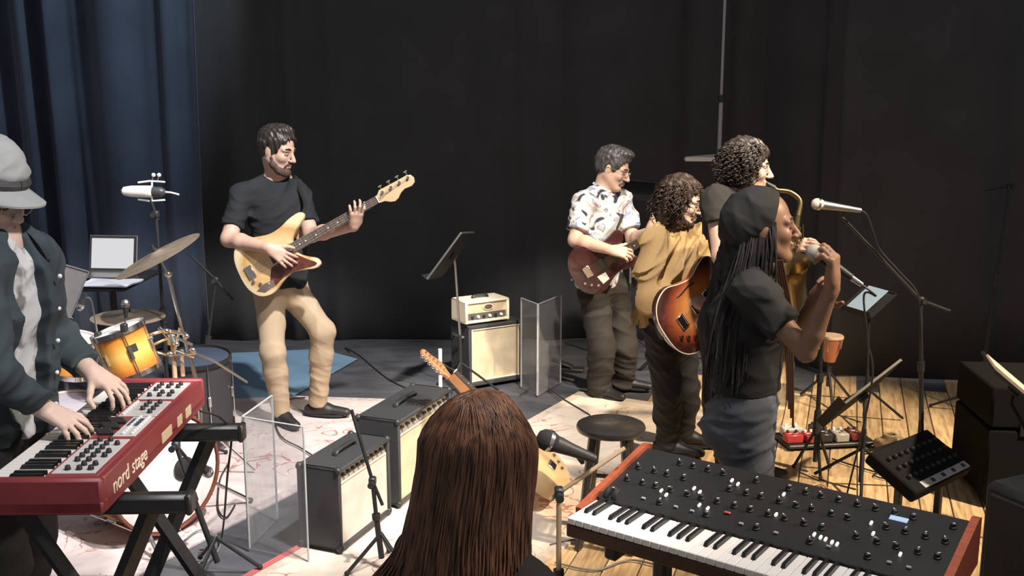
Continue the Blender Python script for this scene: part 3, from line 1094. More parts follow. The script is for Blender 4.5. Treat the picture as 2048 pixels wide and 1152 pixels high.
# small tom microphones
def clip_mic(label, g, arch, end):
    p = Vector(end)
    t = thing('drum_microphone', label, 'microphone', p)
    microphone(t, g - p, (Vector(arch[0]) - g), 0.07, M_BLKP, M_STEEL, 0.019)
    MB(p).tube(catmull([g + Vector((0, 0, .015))] + [Vector(q) for q in arch] + [p], 6), 0.004, 6).build('gooseneck', M_STEEL, t, True)
    MB(p).box(p, (0.03, 0.03, 0.04), None, .006).build('rim_clip', M_BLKP, t)
clip_mic('small drum microphone on an arched gooseneck left of the hi-hat', W(160, 614, 4.6), [W(168, 596, 4.6), W(182, 600, 4.6), W(190, 640, 4.6)], W(196, 672, 4.6))
clip_mic('small black drum microphone clipped above the sunburst tom', W(251, 606, 4.5), [W(252, 630, 4.5), W(250, 645, 4.5)], W(248, 655, 4.5))

# ---------------------------------------------------------------- laptop, papers and desk behind the kit
lb = Vector((W(225, 548, 6.1).x, 6.1, 0.01))
ty = W(225, 548, 6.1).z
ds = thing('laptop_desk', 'small black desk on a post holding the laptop and papers', 'desk', lb)
MB(lb).box((lb.x - .08, 5.95, ty - .012), (0.66, 0.64, 0.02), None, .004).build('top', M_BLK, ds)
MB(lb).cyl((lb.x, 6.08, 0.03), (lb.x, 6.08, ty - .02), 0.02, n=12).build('post', M_BLK, ds, True)
MB(lb).box((lb.x, 6.08, 0.025), (0.44, 0.36, 0.03), None, .008).build('foot_plate', M_BLK, ds)
lp = thing('laptop', 'open laptop with bright white screen behind the drum kit', 'laptop', Vector((lb.x, 6.1, ty)), (0, 0, R(-6)))
MB().box((0, -.09, 0.009), (0.31, 0.215, 0.014), None, .004).build('keyboard_base', M_STEEL, lp)
LR = Matrix.Rotation(R(-12), 4, 'X')
MB().box(Vector((0, 0.03, 0.125)), (0.31, 0.008, 0.225), LR, .003).build('lid', M_STEEL, lp)
MB().box(Vector((0, 0.025, 0.125)), (0.298, 0.003, 0.212), LR).build('bezel', M_BLKP, lp)
MB().box(Vector((-0.002, 0.0225, 0.126)), (0.272, 0.002, 0.186), LR).build('screen', mat('laptop_screen', (0.05, 0.05, 0.05), 0.4, emit=(0.86, 0.85, 0.87, 0.74)), lp)
for i, (x, y, rz, lab) in enumerate(((-.25, -.50, .12, 'crumpled sheet of white paper at the left end of the laptop desk'), (0.12, -.52, -.06, 'stack of white papers in front of the laptop'))):
    pz = ty + .001
    pts = []
    o = MB()
    n = 6
    vs, fs = [], []
    for side in (0, 1):
        for a_ in range(n + 1):
            for b_ in range(n + 1):
                vs.append(((a_ / n - .5) * .32, (b_ / n - .5) * .24, .006 + .006 * math.sin(a_ * 1.3 + i) * math.sin(b_ * 1.1) + side * .006))
    q = (n + 1) ** 2
    for a_ in range(n):
        for b_ in range(n):
            v = a_ * (n + 1) + b_
            fs.append((v, v + 1, v + n + 2, v + n + 1)); fs.append((v + q + n + 1, v + q + n + 2, v + q + 1, v + q))
    for a_ in range(n):
        fs += [(a_, a_ + 1, a_ + 1 + q, a_ + q), (a_ * (n + 1), (a_ + 1) * (n + 1), (a_ + 1) * (n + 1) + q, a_ * (n + 1) + q)]
    po = obj('paper', vs, fs, M_PAPER, None, True)
    po.location = (lb.x + x, 6.05 + y * .6, pz)
    po.rotation_euler = (0, 0, rz)
    tag(po, lab, 'paper')
# grey music stand left of it
def edge_on(c, up, deg):
    """normal of a desk that is seen almost along its own plane"""
    c, up = Vector(c), Vector(up).normalized()
    v = (c - Vector((0, 0, CAMH))).normalized()
    v = (v - up * v.dot(up)).normalized()
    nn = up.cross(v)
    return Matrix.Rotation(R(deg), 3, up) @ nn
def music_stand(label, base, desk_c, desk_dir, desk_n, w, h, m=M_STAND, rot=.2, legs=True, name='music_stand', edge=None):
    """desk: centre, upward direction in the desk plane, face normal"""
    base = Vector(base)
    t = thing(name, label, 'music stand', base)
    dc = Vector(desk_c)
    up = Vector(desk_dir).normalized()
    nn = Vector(desk_n); nn = (nn - up * nn.dot(up)).normalized()
    M = frame(up, nn, dc)
    dk = MB(base).box(dc, (h, w, 0.004), M).build('desk', m, t)
    MB(base).box(dc - up * h / 2 + nn * .022, (0.004, w, 0.05), M).build('ledge', m, dk)
    for s in (-1, 1):
        MB(base).box(dc + M.to_3x3() @ Vector((0, s * w / 2, .004)), (h, 0.005, 0.012), M).build('rim', edge or m, dk)
    MB(base).box(dc + up * h / 2 + nn * .003, (0.006, w, 0.012), M).build('rim', edge or m, dk)
    top = dc - nn * .03 - Vector((0, 0, .05))
    MB(base).box(dc - nn * .018, (0.05, 0.04, 0.03), M, .004).build('tilt_bracket', M_BLKP, t)
    MB(base).tube([dc - nn * .02, top, Vector((base.x, base.y, max(base.z + .3, top.z * .45)))], 0.008, 8).build('pole', edge or m, t, True)
    MB(base).cyl((base.x, base.y, base.z + .04), (base.x, base.y, max(base.z + .32, top.z * .5)), 0.012, n=10).build('pole_tube', m, t, True)
    if legs:
        for k in range(3):
            a = rot + k * 2.094
            d = Vector((math.cos(a), math.sin(a), 0))
            MB(base).tube([base + Vector((0, 0, .22)), base + d * .26 + Vector((0, 0, .01))], 0.008, 8).build('leg', m, t, True)
    return t
M_GREYM = mat('grey_painted_metal', (0.16, 0.15, 0.155), 0.5, noise=0.1)
music_stand('grey music stand turned away beside the man in the cap', (W(115, 560, 5.2).x, 5.2, 0.01), W(112, 575, 5.2), (0.35, 0.2, 0.9), (0.75, -0.6, 0.2), 0.26, 0.26, M_GREYM)

# ---------------------------------------------------------------- guitar amplifier stack at the back
cf = Vector((0.36, 0.22, 0)).normalized()
ca = math.atan2(cf.y, cf.x)
cb = thing('speaker_cabinet', 'black speaker cabinet with pale cloth front under the cream amplifier head', 'speaker', (-0.29, 6.56, 0.012), (0, 0, ca))
# local x along the front (to the right), y to the back
CW, CD, CH = 0.43, 0.26, 0.44
cbody = MB()
for c_, s_ in (((CW / 2, CD / 2, CH - .012), (CW, CD, .024)), ((CW / 2, CD / 2, .03), (CW, CD, .03)), ((.012, CD / 2, CH / 2), (.024, CD, CH - .02)), ((CW - .012, CD / 2, CH / 2), (.024, CD, CH - .02)), ((CW / 2, CD - .012, CH / 2), (CW - .04, .02, CH - .04))):
    cbody.box(c_, s_, None, .005)
cbody.build('case', M_TOLEX, cb, True)
gr = MB().box((CW / 2, .022, CH / 2), (CW - .046, .014, CH - .075)).build('grille_cloth', M_GRILLE, cb)
for c_, s_ in (((CW / 2, .012, CH - .032), (CW - .04, .012, .008)), ((CW / 2, .012, .05), (CW - .04, .012, .008)), ((.03, .012, CH / 2), (.008, .012, CH - .07)), ((CW - .03, .012, CH / 2), (.008, .012, CH - .07))):
    MB().box(c_, s_, None, .002).build('white_piping', M_CREAM, cb)
for x in (.05, CW - .05):
    for y in (.04, CD - .04):
        MB().cyl((x, y, 0), (x, y, .02), .018, n=10).build('foot', M_RUBBER, cb)
MB().tube(catmull([(-.004, .06, CH * .8), (-.03, .09, CH * .82), (-.03, .17, CH * .82), (-.004, .2, CH * .8)], 5), .008, 6).build('side_handle', M_STEEL, cb, True)
hz = 0.012 + CH
hd = thing('amplifier_head', 'small cream amplifier head with oval badge on the speaker cabinet', 'amplifier', (-0.29 + cf.x * .0 - .02, 6.56, hz), (0, 0, ca))
HW, HD, HH = 0.345, 0.21, 0.165
MB().box((HW / 2, HD / 2, HH - .01), (HW, HD, .02), None, .008).build('top_panel', M_CREAM, hd, True)
MB().box((HW / 2, HD / 2, .022), (HW, HD, .02), None, .006).build('bottom_panel', M_CREAM, hd, True)
for x in (.011, HW - .011):
    MB().box((x, HD / 2, HH / 2 + .004), (.022, HD, HH - .01), None, .007).build('side_panel', M_CREAM, hd, True)
MB().box((HW / 2, .02, HH * .68), (HW - .04, .012, HH * .42), None, .002).build('front_panel', mat('tan_grille', (0.60, 0.47, 0.30), 0.8, noise=0.2, bump=.3, bscale=300), hd)
MB().box((HW / 2, .024, HH * .32), (HW - .04, .012, HH * .30), None, .002).build('control_panel', mat('dark_control', (0.10, 0.09, 0.08), 0.35), hd)
MB().lathe([(.001, .004), (.9, .004), (1, 0)], frame((1, 0, 0), (0, -1, 0), (HW * .52, .013, HH * .70)) @ Matrix.Diagonal((.036, .02, 1, 1)), 24).build('oval_badge', mat('badge_brown', (0.10, 0.06, 0.04), 0.4), hd, True)
MB().lathe([(.9, .002), (1.1, .002), (1.1, .006), (.9, .006)], frame((1, 0, 0), (0, -1, 0), (HW * .52, .013, HH * .70)) @ Matrix.Diagonal((.036, .02, 1, 1)), 24, True).build('badge_rim', M_CREAM, hd, True)
for i in range(6):
    MB().lathe([(.011, 0), (.011, .006), (.008, .014), (.001, .014)], frame((1, 0, 0), (0, -1, 0), (.06 + i * .045, .018, HH * .32)), 12).build('knob', M_WHITE if i % 2 else M_BLKP, hd, True)
MB().tube(catmull([(HW * .32, HD * .5, HH), (HW * .36, HD * .5, HH + .016), (HW * .62, HD * .5, HH + .016), (HW * .66, HD * .5, HH)], 5), .009, 6, flat=((0, 1, 0), 1.6)).build('carry_handle', M_BLKP, hd, True)
for x in (.03, HW - .03):
    for y in (.03, HD - .03):
        MB().cyl((x, y, 0), (x, y, .014), .012, n=10).build('foot', M_RUBBER, hd)
# clamp-on music stand beside the head
mb = Vector((-0.345, 6.46, 0.012))
music_stand('black music stand with sheet holder tilted beside the amplifier stack', mb, W(903, 511, 6.3), W(938, 462, 6.3) - W(868, 557, 6.3), edge_on(W(903, 511, 6.3), W(938, 462, 6.3) - W(868, 557, 6.3), -9), 0.40, 0.36, M_STAND, edge=M_STEEL)
# ---------------------------------------------------------------- two combo amplifiers in front
def combo(label, loc, ang, L, D, H, grille, knobs_top=True):
    """local x: away from the camera along the amp, local y: to the left (back of amp at +y), front faces -y"""
    t = thing('combo_amplifier', label, 'amplifier', loc, (0, 0, ang))
    T = .02
    case = MB()
    case.box((L / 2, D / 2, H - T / 2), (L, D, T), None, .006)
    case.box((L / 2, D / 2, .012 + T / 2), (L, D, T), None, .006)
    case.box((T / 2, D / 2, H / 2 + .006), (T, D, H - .012), None, .006)
    case.box((L - T / 2, D / 2, H / 2 + .006), (T, D, H - .012), None, .006)
    case.box((L / 2, D - .02, H / 2), (L - .03, .016, H - .03))
    case.build('case', M_TOLEX, t, True)
    g = MB().box((L / 2, .022, H * .42), (L - .05, .014, H * .74)).build('grille_cloth', grille, t)
    MB().box((L / 2, .016, H * .81), (L - .044, .01, .006)).build('trim_strip', M_CREAM, t)
    for x in (.026, L - .026):
        MB().box((x, .016, H * .42), (.006, .01, H * .76)).build('trim_strip', M_CREAM, t)
    PM = Matrix.Rotation(R(-20), 4, 'X')
    cp = MB().box((L / 2, .03, H * .885), (L - .045, .012, H * .14), PM).build('control_panel', mat('brushed_panel', (0.55, 0.48, 0.38), 0.35, 0.6), t)
    for i in range(9):
        MB().lathe([(.009, 0), (.009, .008), (.007, .018), (.001, .018)], frame((1, 0, 0), PM.to_3x3() @ Vector((0, -1, 0)), (.06 + i * (L - .12) / 8, .022, H * .885)), 10).build('knob', M_BLKP, t, True)
    MB().tube(catmull([(L * .32, D * .5, H), (L * .36, D * .5, H + .02), (L * .64, D * .5, H + .02), (L * .68, D * .5, H)], 5), .008, 6, flat=((0, 1, 0), 1.8)).build('carry_handle', M_BLKP, t, True)
    for x in (.01, L - .01):
        for y in (.012, D - .012):
            for z in (H - .01, .022):
                MB().sphere((x, y, z), .018, 8, 6).build('corner_guard', M_BLKP, t, True)
    for x in (.04, L - .04):
        for y in (.04, D - .04):
            MB().cyl((x, y, 0), (x, y, .016), .015, n=8).build('foot', M_RUBBER, t)
    return t
aa = math.atan2(0.93, 0.36)
combo('black combo amplifier nearest the camera with pale grille, behind the clear screen', (-0.735, 4.03, 0.0195), aa, 0.46, 0.215, 0.385, M_GRILLE2)
combo('black combo amplifier farther back, half hidden by the brown-haired woman', (-0.535, 4.52, 0.0195), aa, 0.60, 0.235, 0.44, M_GRILLE)

# ---------------------------------------------------------------- clear screens
def screen(label, segs, h, t_=0.008):
    t = thing('clear_screen', label, 'screen', (segs[0][0], segs[0][1], 0.019))
    off = Vector((segs[0][0], segs[0][1], 0.019))
    for i in range(len(segs) - 1):
        a, b = Vector((*segs[i], 0)), Vector((*segs[i + 1], 0))
        dd = (b - a); L = dd.length
        M = frame(dd, (0, 0, 1))
        a = a + dd.normalized() * .006; L -= .012
        p = MB(off).box(a + dd.normalized() * L / 2 + Vector((0, 0, .019 + h / 2)), (L, t_, h), M, .001).build('panel', M_ACRYL, t)
        for e in (a, a + dd.normalized() * L):
            MB(off).box(e + Vector((0, 0, .019 + h / 2)), (.0035, t_ + .001, h), M).build('polished_edge', M_EDGE, p)
        MB(off).box(a + dd.normalized() * L / 2 + Vector((0, 0, .019 + h)), (L, t_ + .001, .003), M).build('polished_edge', M_EDGE, p)
        if i:
            for z in (.12, h - .12):
                MB(off).cyl(a + Vector((0, 0, z)), a + Vector((0, 0, z + .06)), .008, n=8).build('hinge', M_ACRYL, p)
    return t
M_EDGE = mat('acrylic_edge', (0.42, 0.43, 0.43), 0.25, noise=0.1)
screen('clear folding acrylic screen standing left of the nearest black amplifier', [(-1.10, 4.42), (-1.155, 4.10), (-0.86, 3.965)], 0.6)
screen('clear acrylic screen with bright edge beside the amplifier stack', [(0.06, 6.62), (0.17, 6.40), (0.34, 6.72)], 0.62)
# ---------------------------------------------------------------- front synthesizer
sdir = (F(1955, 1030, .815) - F(1290, 882, .815)); sdir.z = 0
SL = 1.055
sdir.normalize()
sa = math.atan2(sdir.y, sdir.x)
s0 = F(1290, 882, .815)
# local x along the synth (left to right for the player), local y towards the back, origin at the player's front left corner of the base
SDp = 0.52
back = Vector((-sdir.y, sdir.x, 0))
so = Vector((s0.x, s0.y, 0)) - back * SDp
so.z = 0.668
SYN_O, SYN_X, SYN_Y = so, sdir, back
sy = thing('synthesizer', 'black analog synthesizer with red wooden ends in the right foreground', 'synthesizer', so, (0, 0, sa))
M_SYN = mat('black_synth_panel', (0.018, 0.018, 0.020), 0.45, noise=0.2)
MB().box((SL / 2, SDp / 2, .02), (SL - .04, SDp, .04), None, .004).build('base', mat('dark_walnut', (0.07, 0.035, 0.02), 0.45, noise=.3), sy, True)
# tilted control panel as a prism
pr = [(0.172, .045), (SDp, .045), (SDp, .125), (SDp - .02, .132), (0.172, .068)]
Mx = Matrix(((0, 0, 1, 0), (1, 0, 0, 0), (0, 1, 0, 0), (0, 0, 0, 1)))
MB().prism(pr, .02, SL - .02, Mx).build('control_panel', M_SYN, sy)
for x in (0.0, SL - .022):
    MB().prism([(0.085, 0), (SDp + .01, 0), (SDp + .012, .138), (SDp - .02, .146), (.17, .080), (.085, .060)], x, x + .022, Mx).build('end_cheek', M_REDWOOD, sy)
NW = 36
kp = (SL - .11 - .044) / NW
keys(sy, 0.024, NW, (SL - .05) / NW, 0.165, 0.0, -1, .052, 0.108, wm=mat('key_bright', (0.86, 0.84, 0.83), 0.3))
for i in range(2):
    MB().lathe([(.022, -.008), (.024, 0), (.022, .008)], frame((0, 1, 0), (1, 0, 0), (.05 + i * .03, .20, .075)), 20).build('pitch_wheel', M_BLKP, sy, True)
slope = math.atan2(.064, SDp - .192)
def on_panel(x, v):
    y = .19 + v * (SDp - .225)
    return Vector((x, y, .068 + (y - .172) * math.tan(slope) + .0015))
PR = Matrix.Rotation(slope, 4, 'X')
r_ = random.Random(11)
kp0 = bp0 = cp0 = None
M_CAP = mat('knob_silver_top', (0.70, 0.68, 0.64), 0.3, 0.8)
M_PTR = mat('white_pointer', (0.9, 0.88, 0.85), 0.4)
for i in range(19):
    for jv in (0.1, 0.36, 0.62, 0.88):
        x = .06 + i * (SL - .12) / 18 + r_.uniform(-.004, .004)
        if r_.random() < .16: continue
        if jv == .1 and i % 3: 
            # buttons row
            if bp0 is None:
                o = bp0 = MB().box((0, 0, .003), (.013, .008, .006), None, .001).build('button', mat('grey_button', (0.35, 0.33, 0.31), 0.5), sy)
            else:
                o = bp0.copy(); link(o); o.parent = sy
            o.location = on_panel(x, jv); o.rotation_euler = (slope, 0, 0)
            continue
        if kp0 is None:
            o = kp0 = MB().lathe([(.0105, 0), (.0105, .003), (.0085, .004), (.0075, .014), (.006, .015)], None, 12).build('knob', M_BLKP, sy, True)
            c_ = MB().box((0, .004, .0155), (.0022, .008, .001)).build('pointer', M_PTR, o)
            kc0 = c_
        else:
            o = kp0.copy(); link(o); o.parent = sy
            c_ = kc0.copy(); link(c_); c_.parent = o
        o.location = on_panel(x, jv)
        o.rotation_euler = (slope, 0, 0)
        o.rotation_euler.rotate_axis('Z', r_.uniform(-2.2, 2.2))
M_LEDW = mat('lit_button', (0.9, 0.88, 0.82), 0.4, emit=(1, .95, .85, .6))
for x, v in ((.19, .30), (.215, .25), (.275, .48), (.30, .44), (.36, .78), (.385, .74), (.33, .22), (.36, .2), (.53, .75), (.55, .38), (.68, .22), (.70, .2), (.715, .19), (.735, .17), (.75, .16), (.80, .62), (.82, .46), (.91, .25)):
    MB().box((0, 0, .004), (.007, .016, .008), None, .0015).build('lit_switch', M_LEDW, sy).matrix_local = Matrix.Translation(on_panel(x, v)) @ PR
MB().box((0, 0, .003), (.02, .009, .005), None, .002).build('red_switch', mat('red_switch', (0.65, 0.10, 0.08), .4), sy).matrix_local = Matrix.Translation(on_panel(.42, .22)) @ PR
MB().box((0, 0, .002), (.05, .022, .003), None, .0008).build('display', mat('blue_display', (.3, .4, .55), .3, emit=(.45, .6, .85, .5)), sy).matrix_local = Matrix.Translation(on_panel(.86, .80)) @ PR
# its stand
st = thing('synthesizer_stand', 'black metal stand under the foreground synthesizer', 'stand', (so.x, so.y, 0), (0, 0, sa))
for x in (.16, .84):
    MB().box((x, .25, .6435), (.045, .46, .045), None, .008).build('support_arm', M_BLK, st, True)
    MB().box((x, .36, .33), (.05, .06, .60), None, .01).build('upright', M_BLK, st, True)
    MB().box((x, .26, .033), (.05, .46, .04), None, .01).build('foot', M_BLK, st, True)
MB().box((.5, .36, .36), (.64, .03, .05), None, .008).build('cross_bar', M_BLK, st, True)

# ---------------------------------------------------------------- stool
sc = F(1222, 847, .56)
sl = thing('stool', 'round black wooden stool in front of the man in the mustard jacket', 'stool', (sc.x, sc.y, 0.0195))
M_STOOL = mat('black_stool_paint', (0.030, 0.029, 0.029), 0.32, noise=.2, coat=.2)
MB().lathe([(.10, .505), (.135, .505), (.148, .512), (.152, .525), (.148, .536), (.138, .541), (.001, .541)], None, 48).build('seat', M_STOOL, sl, True)
for k in range(4):
    a = .55 + k * math.pi / 2
    d = Vector((math.cos(a), math.sin(a), 0))
    MB().tube([d * .095 + Vector((0, 0, .508)), d * .165], [.02, .018], 8).build('leg', M_STOOL, sl, True)
for k in range(4):
    a = .55 + k * math.pi / 2
    b = a + math.pi / 2
    z = .2 if k % 2 else .26
    q = .095 + (.165 - .095) * (1 - z / .508)
    MB().cyl(Vector((math.cos(a) * q, math.sin(a) * q, z)), Vector((math.cos(b) * q, math.sin(b) * q, z)), .010, n=8).build('rung', M_STOOL, sl, True)

# ---------------------------------------------------------------- front microphone stand by the amplifier
fb = Vector((-0.545, 3.90, 0.019))
boom_stand('boom_stand', 'short black boom stand in front of the nearest amplifier grille', fb, W(745, 962, 3.90), W(703, 820, 3.90), tail=W(765, 1010, 3.90), rot=-.6, leg=.15)
# ---------------------------------------------------------------- acoustic guitar on its stand behind the woman, with stand mic
# ---------------------------------------------------------------- right hand group of stands
b1 = Vector((2.22, 5.16, 0.014))
bs = boom_stand('boom_microphone_stand', 'tall black boom stand reaching over towards the singer', b1, W(1842, 600, 5.16), W(1682, 432, 5.16), tail=W(1900, 622, 5.16), mic=True, rot=.5)
hm = thing('microphone', 'silver vocal microphone on the tall boom stand', 'microphone', W(1680, 414, 5.1))
mo = hm.location.copy()
microphone(hm, W(1634, 408, 5.1) - mo, W(1722, 421, 5.1) - W(1634, 408, 5.1), .228, M_STEEL, mat('mic_grille_bright', (.50, .46, .39), .55, .3, bump=.5, bscale=500), .03)
MB(mo).tube([W(1690, 416, 5.1), W(1684, 432, 5.13)], .008, 8).build('mic_clip', M_BLKP, hm, True)
cb_ = catmull([W(1722, 421, 5.1), W(1735, 432, 5.1), W(1748, 470, 5.12), W(1760, 500, 5.14), W(1800, 545, 5.13), W(1834, 585, 5.12), W(1842, 640, 5.12), W(1845, 760, 5.12), W(1838, 900, 5.12), Vector((2.26, 5.05, .03)), Vector((2.0, 4.95, .022)), Vector((1.75, 5.2, .022))], 6)
tag(MB().tube(cb_, .0045, 6).build('microphone_cable', M_CABLE, None, True), 'cable winding down the tall boom stand to the floor', 'cable')

music_stand('black music stand with flat desk tilted up beside the pedalboard', (1.76, 4.78, 0.014), W(1722, 790, 4.78), W(1800, 730, 4.85) - W(1645, 850, 4.7), edge_on(W(1722, 790, 4.78), W(1800, 730, 4.85) - W(1645, 850, 4.7), -3), 0.44, 0.36, M_STAND, edge=mat('worn_edge', (.06, .05, .04), .5, .2))
pole = thing('microphone_stand', 'straight black microphone stand left of the tilted music stand', 'microphone stand', (1.60, 5.02, 0.014))
stand_tripod(None, pole, None, .93, rot=2.6, leg=.11)
MB().cyl((0, 0, .22), (0, 0, .34), .024, .018, n=12).build('grip', M_BLKP, pole, True)
# sheet of paper on its own stand
pb = Vector((W(1745, 600, 5.85).x, 5.85, .014))
ps = music_stand('black music stand holding a pale blue sheet behind the singer', pb, W(1737, 604, 5.85), (0.62, 0.35, 0.42), (-0.45, -0.35, 0.82), 0.22, 0.24, M_STAND)
pc = W(1735, 597, 5.81)
Mp = frame(Vector((0.62, 0.35, 0.42)), (-0.45, -0.35, 0.82), pc)
o = MB(pc).box(pc, (0.21, 0.14, 0.002), Mp).build('sheet_music', M_BLUEPAPER)
o.location = pc
tag(o, 'pale blue sheet of paper on the music stand behind the singer', 'paper')

# tapered wooden hand drum
hdm = W(1662, 676, 6.30)
t = thing('hand_drum', 'reddish wooden hand drum tapering down on a black stand', 'drum', (hdm.x, 6.30, 0.014))
MB().lathe([(.035, hdm.z - .17), (.05, hdm.z - .12), (.072, hdm.z - .04), (.078, hdm.z)], None, 28).build('shell', mat('reddish_shell', (0.45, 0.16, 0.08), .4, noise=.25, nscale=7), t, True)
MB().lathe([(.001, hdm.z + .006), (.076, hdm.z + .006), (.081, hdm.z - .002), (.081, hdm.z - .012)], None, 28).build('drum_head', mat('hide', (.55, .38, .25), .7, noise=.2), t, True)
for k in range(6):
    a = k * 1.047
    MB().cyl((.082 * math.cos(a), .082 * math.sin(a), hdm.z - .01), (.068 * math.cos(a), .068 * math.sin(a), hdm.z - .09), .004, n=6).build('tension_rod', M_CHROME, t)
MB().cyl((0, 0, .1), (0, 0, hdm.z - .165), .014, n=10).build('post', M_BLK, t, True)
for k in range(3):
    a = k * 2.094 + .4
    MB().tube([(0, 0, .2), (.18 * math.cos(a), .18 * math.sin(a), .01)], .009, 8).build('leg', M_BLK, t, True)

# pedalboard and its pedals
pbo = F(1575, 905)
pang = R(8)
board = thing('pedalboard', 'black flat pedalboard on the boards beside the singer', 'pedalboard', (pbo.x, pbo.y, .014), (0, 0, pang))
MB().box((.26, .10, .02), (.52, .24, .02), None, .005).build('tray', M_BLK, board)
for y in (.02, .18):
    MB().box((.26, y, .006), (.5, .02, .012)).build('rail', M_RUBBER, board)
for i, (x, y, w, dd, h, col, lab) in enumerate(((.05, .05, .10, .07, .05, (.45, .04, .04), 'bright red effects pedal at the left end of the pedalboard'), (.15, .05, .07, .10, .045, (.42, .05, .05), 'red effects pedal second on the pedalboard'),
        (.235, .06, .075, .11, .05, (.03, .03, .03), 'black effects pedal in the middle of the pedalboard'), (.325, .05, .08, .11, .05, (.40, .37, .33), 'grey metal effects pedal on the pedalboard'),
        (.42, .06, .075, .11, .045, (.30, .06, .05), 'dark red effects pedal at the right of the pedalboard'), (.09, .16, .12, .07, .05, (.55, .52, .47), 'pale effects pedal on the rear row'), (.25, .17, .09, .07, .05, (.06, .06, .07), 'charcoal effects pedal on the rear row'))):
    e = thing('effects_pedal', lab, 'pedal', board.location + Vector((math.cos(pang) * x - math.sin(pang) * y, math.sin(pang) * x + math.cos(pang) * y, .030)), (0, 0, pang))
    MB().box((0, 0, h / 2), (w, dd, h), None, .006).build('housing', mat('pedal_%d' % i, col, .4, noise=.15), e, True)
    for kx in (-.25, .25):
        MB().lathe([(.009, 0), (.009, .01), (.006, .014), (.001, .014)], Matrix.Translation((w * kx, dd * .25, h)), 10).build('knob', M_WHITE if i % 2 else M_BLKP, e, True)
    MB().cyl((0, -dd * .28, h), (0, -dd * .28, h + .012), .009, n=10).build('foot_switch', M_CHROME, e, True)
    MB().box((0, -dd * .02, h), (w * .6, dd * .12, .002)).build('label_plate', M_PAPER, e)
# control keyboard at the right
dv0 = F(1812, 985, .30)
dvd = F(1950, 895, .36) - dv0; dvd.z = 0
dang = math.atan2(dvd.y, dvd.x)
dv = thing('mixing_desk', 'black compact mixer with a grey strip along its front at the right', 'mixer', (dv0.x, dv0.y, .0), (0, 0, dang))
TM = Matrix.Rotation(R(28), 4, 'X')
Tb = Matrix.Translation((.24, .02, .32)) @ TM
MB().box(Tb @ Vector((0, .06, 0)), (.5, .26, .06), TM, .008).build('housing', mat('mixer_black', (.007, .007, .007), .9, spec=.15), dv, True)
MB().box(Tb @ Vector((.03, -.045, .031)), (.40, .035, .004), TM).build('grey_strip', mat('grey_strip', (.42, .40, .41), .5, noise=.2, nscale=30), dv)
for i in range(9):
    for jv in range(3):
        MB().lathe([(.011, 0), (.011, .012), (.007, .018), (.001, .018)], Tb @ Matrix.Translation((-.2 + i * .05, .01 + jv * .055, .03)), 10).build('knob', M_BLK, dv, True)
for i in range(4):
    MB().box(Tb @ Vector((-.08 + i * .09, -.045, .034)), (.02, .018, .006), TM).build('switch', M_BLKP, dv)
for x in (.05, .42):
    MB().box((x, .06, .15), (.03, .03, .30), None, .004).build('leg', M_BLK, dv)
    MB().box((x, .06, .03), (.04, .28, .03), None, .006).build('foot', M_BLK, dv)
# music stand at the right edge
music_stand('dark music stand with pages at the right edge of the picture', (2.36, 4.1, 0.014), W(2035, 775, 4.1), (-0.72, 0.25, 0.62), edge_on(W(2035, 775, 4.1), (-0.72, .25, .62), 176), 0.40, 0.32, M_STAND)
pc = W(2035, 768, 4.08)
Mp = frame(Vector((-0.72, 0.25, 0.62)), edge_on(W(2035, 775, 4.1), (-0.72, .25, .62), 176), pc)
o = MB(pc).box(pc, (0.29, 0.24, 0.012), Mp).build('song_book', mat('tan_pages', (.62, .48, .36), .8, noise=.2))
o.location = pc
tag(o, 'tan-edged song book resting on the stand at the right edge', 'book')
# black loudspeaker in the near right corner
lsx = Vector((1.62, 2.75, 0.014))
ls = thing('loudspeaker', 'black loudspeaker cabinet filling the dark lower right corner', 'loudspeaker', lsx, (0, 0, R(25)))
MB().box((0.1, 0, .40), (.42, .40, .80), None, .02).build('cabinet', M_BLKP, ls, True)
MB().box((-.112, 0, .42), (.012, .34, .70), None, .004).build('grille', M_BLK, ls)
MB().box((0.1, 0, .815), (.16, .05, .03), None, .01).build('carry_handle', M_BLKP, ls, True)
for y in (-.12, .05):
    MB().cyl((-.05, y, .80), (-.05, y, .83), .012, n=10).build('socket', M_CHROME, ls, True)
for x in (-.05, .25):
    for y in (-.15, .15):
        MB().cyl((x, y, -.0), (x, y, .01), .02, n=8).build('foot', M_RUBBER, ls)
fc = thing('flight_case', 'large black flight case in the shadows at the right edge', 'case', (2.72, 4.76, .014), (0, 0, R(-6)))
M_CASE = mat('case_black', (.007, .007, .007), .9, spec=.12)
MB().box((0, 0, .21), (.84, .50, .36), None, .01).build('body', M_CASE, fc, True)
MB().box((0, 0, .50), (.84, .50, .20), None, .01).build('lid', M_CASE, fc, True)
for x in (-.25, .25):
    MB().box((x, -.253, .40), (.07, .012, .07), None, .003).build('latch', M_BLK, fc, True)
MB().tube(catmull([(-.06, -.252, .25), (-.05, -.28, .25), (.05, -.28, .25), (.06, -.252, .25)], 4), .009, 8).build('handle', M_BLK, fc, True)
for x in (-.36, .36):
    for y in (-.2, .2):
        MB().cyl((x, y, 0), (x, y, .032), .022, n=10).build('foot', M_RUBBER, fc)
# bass drum microphone on a low stand
kbm = boom_stand('boom_microphone_stand', 'low black boom stand aiming a microphone at the bass drum', (-1.22, 3.86, .019), W(352, 890, 3.86), W(392, 940, 3.95), tail=W(342, 872, 3.84), mic=True, rot=.2, leg=.17)
km = thing('microphone', 'black drum microphone in front of the white bass drum head', 'microphone', W(402, 948, 4.0))
microphone(km, Vector((.02, .03, -.005)), W(380, 926, 3.93) - W(402, 948, 4.0), .11, M_BLKP, M_STEEL, .024)
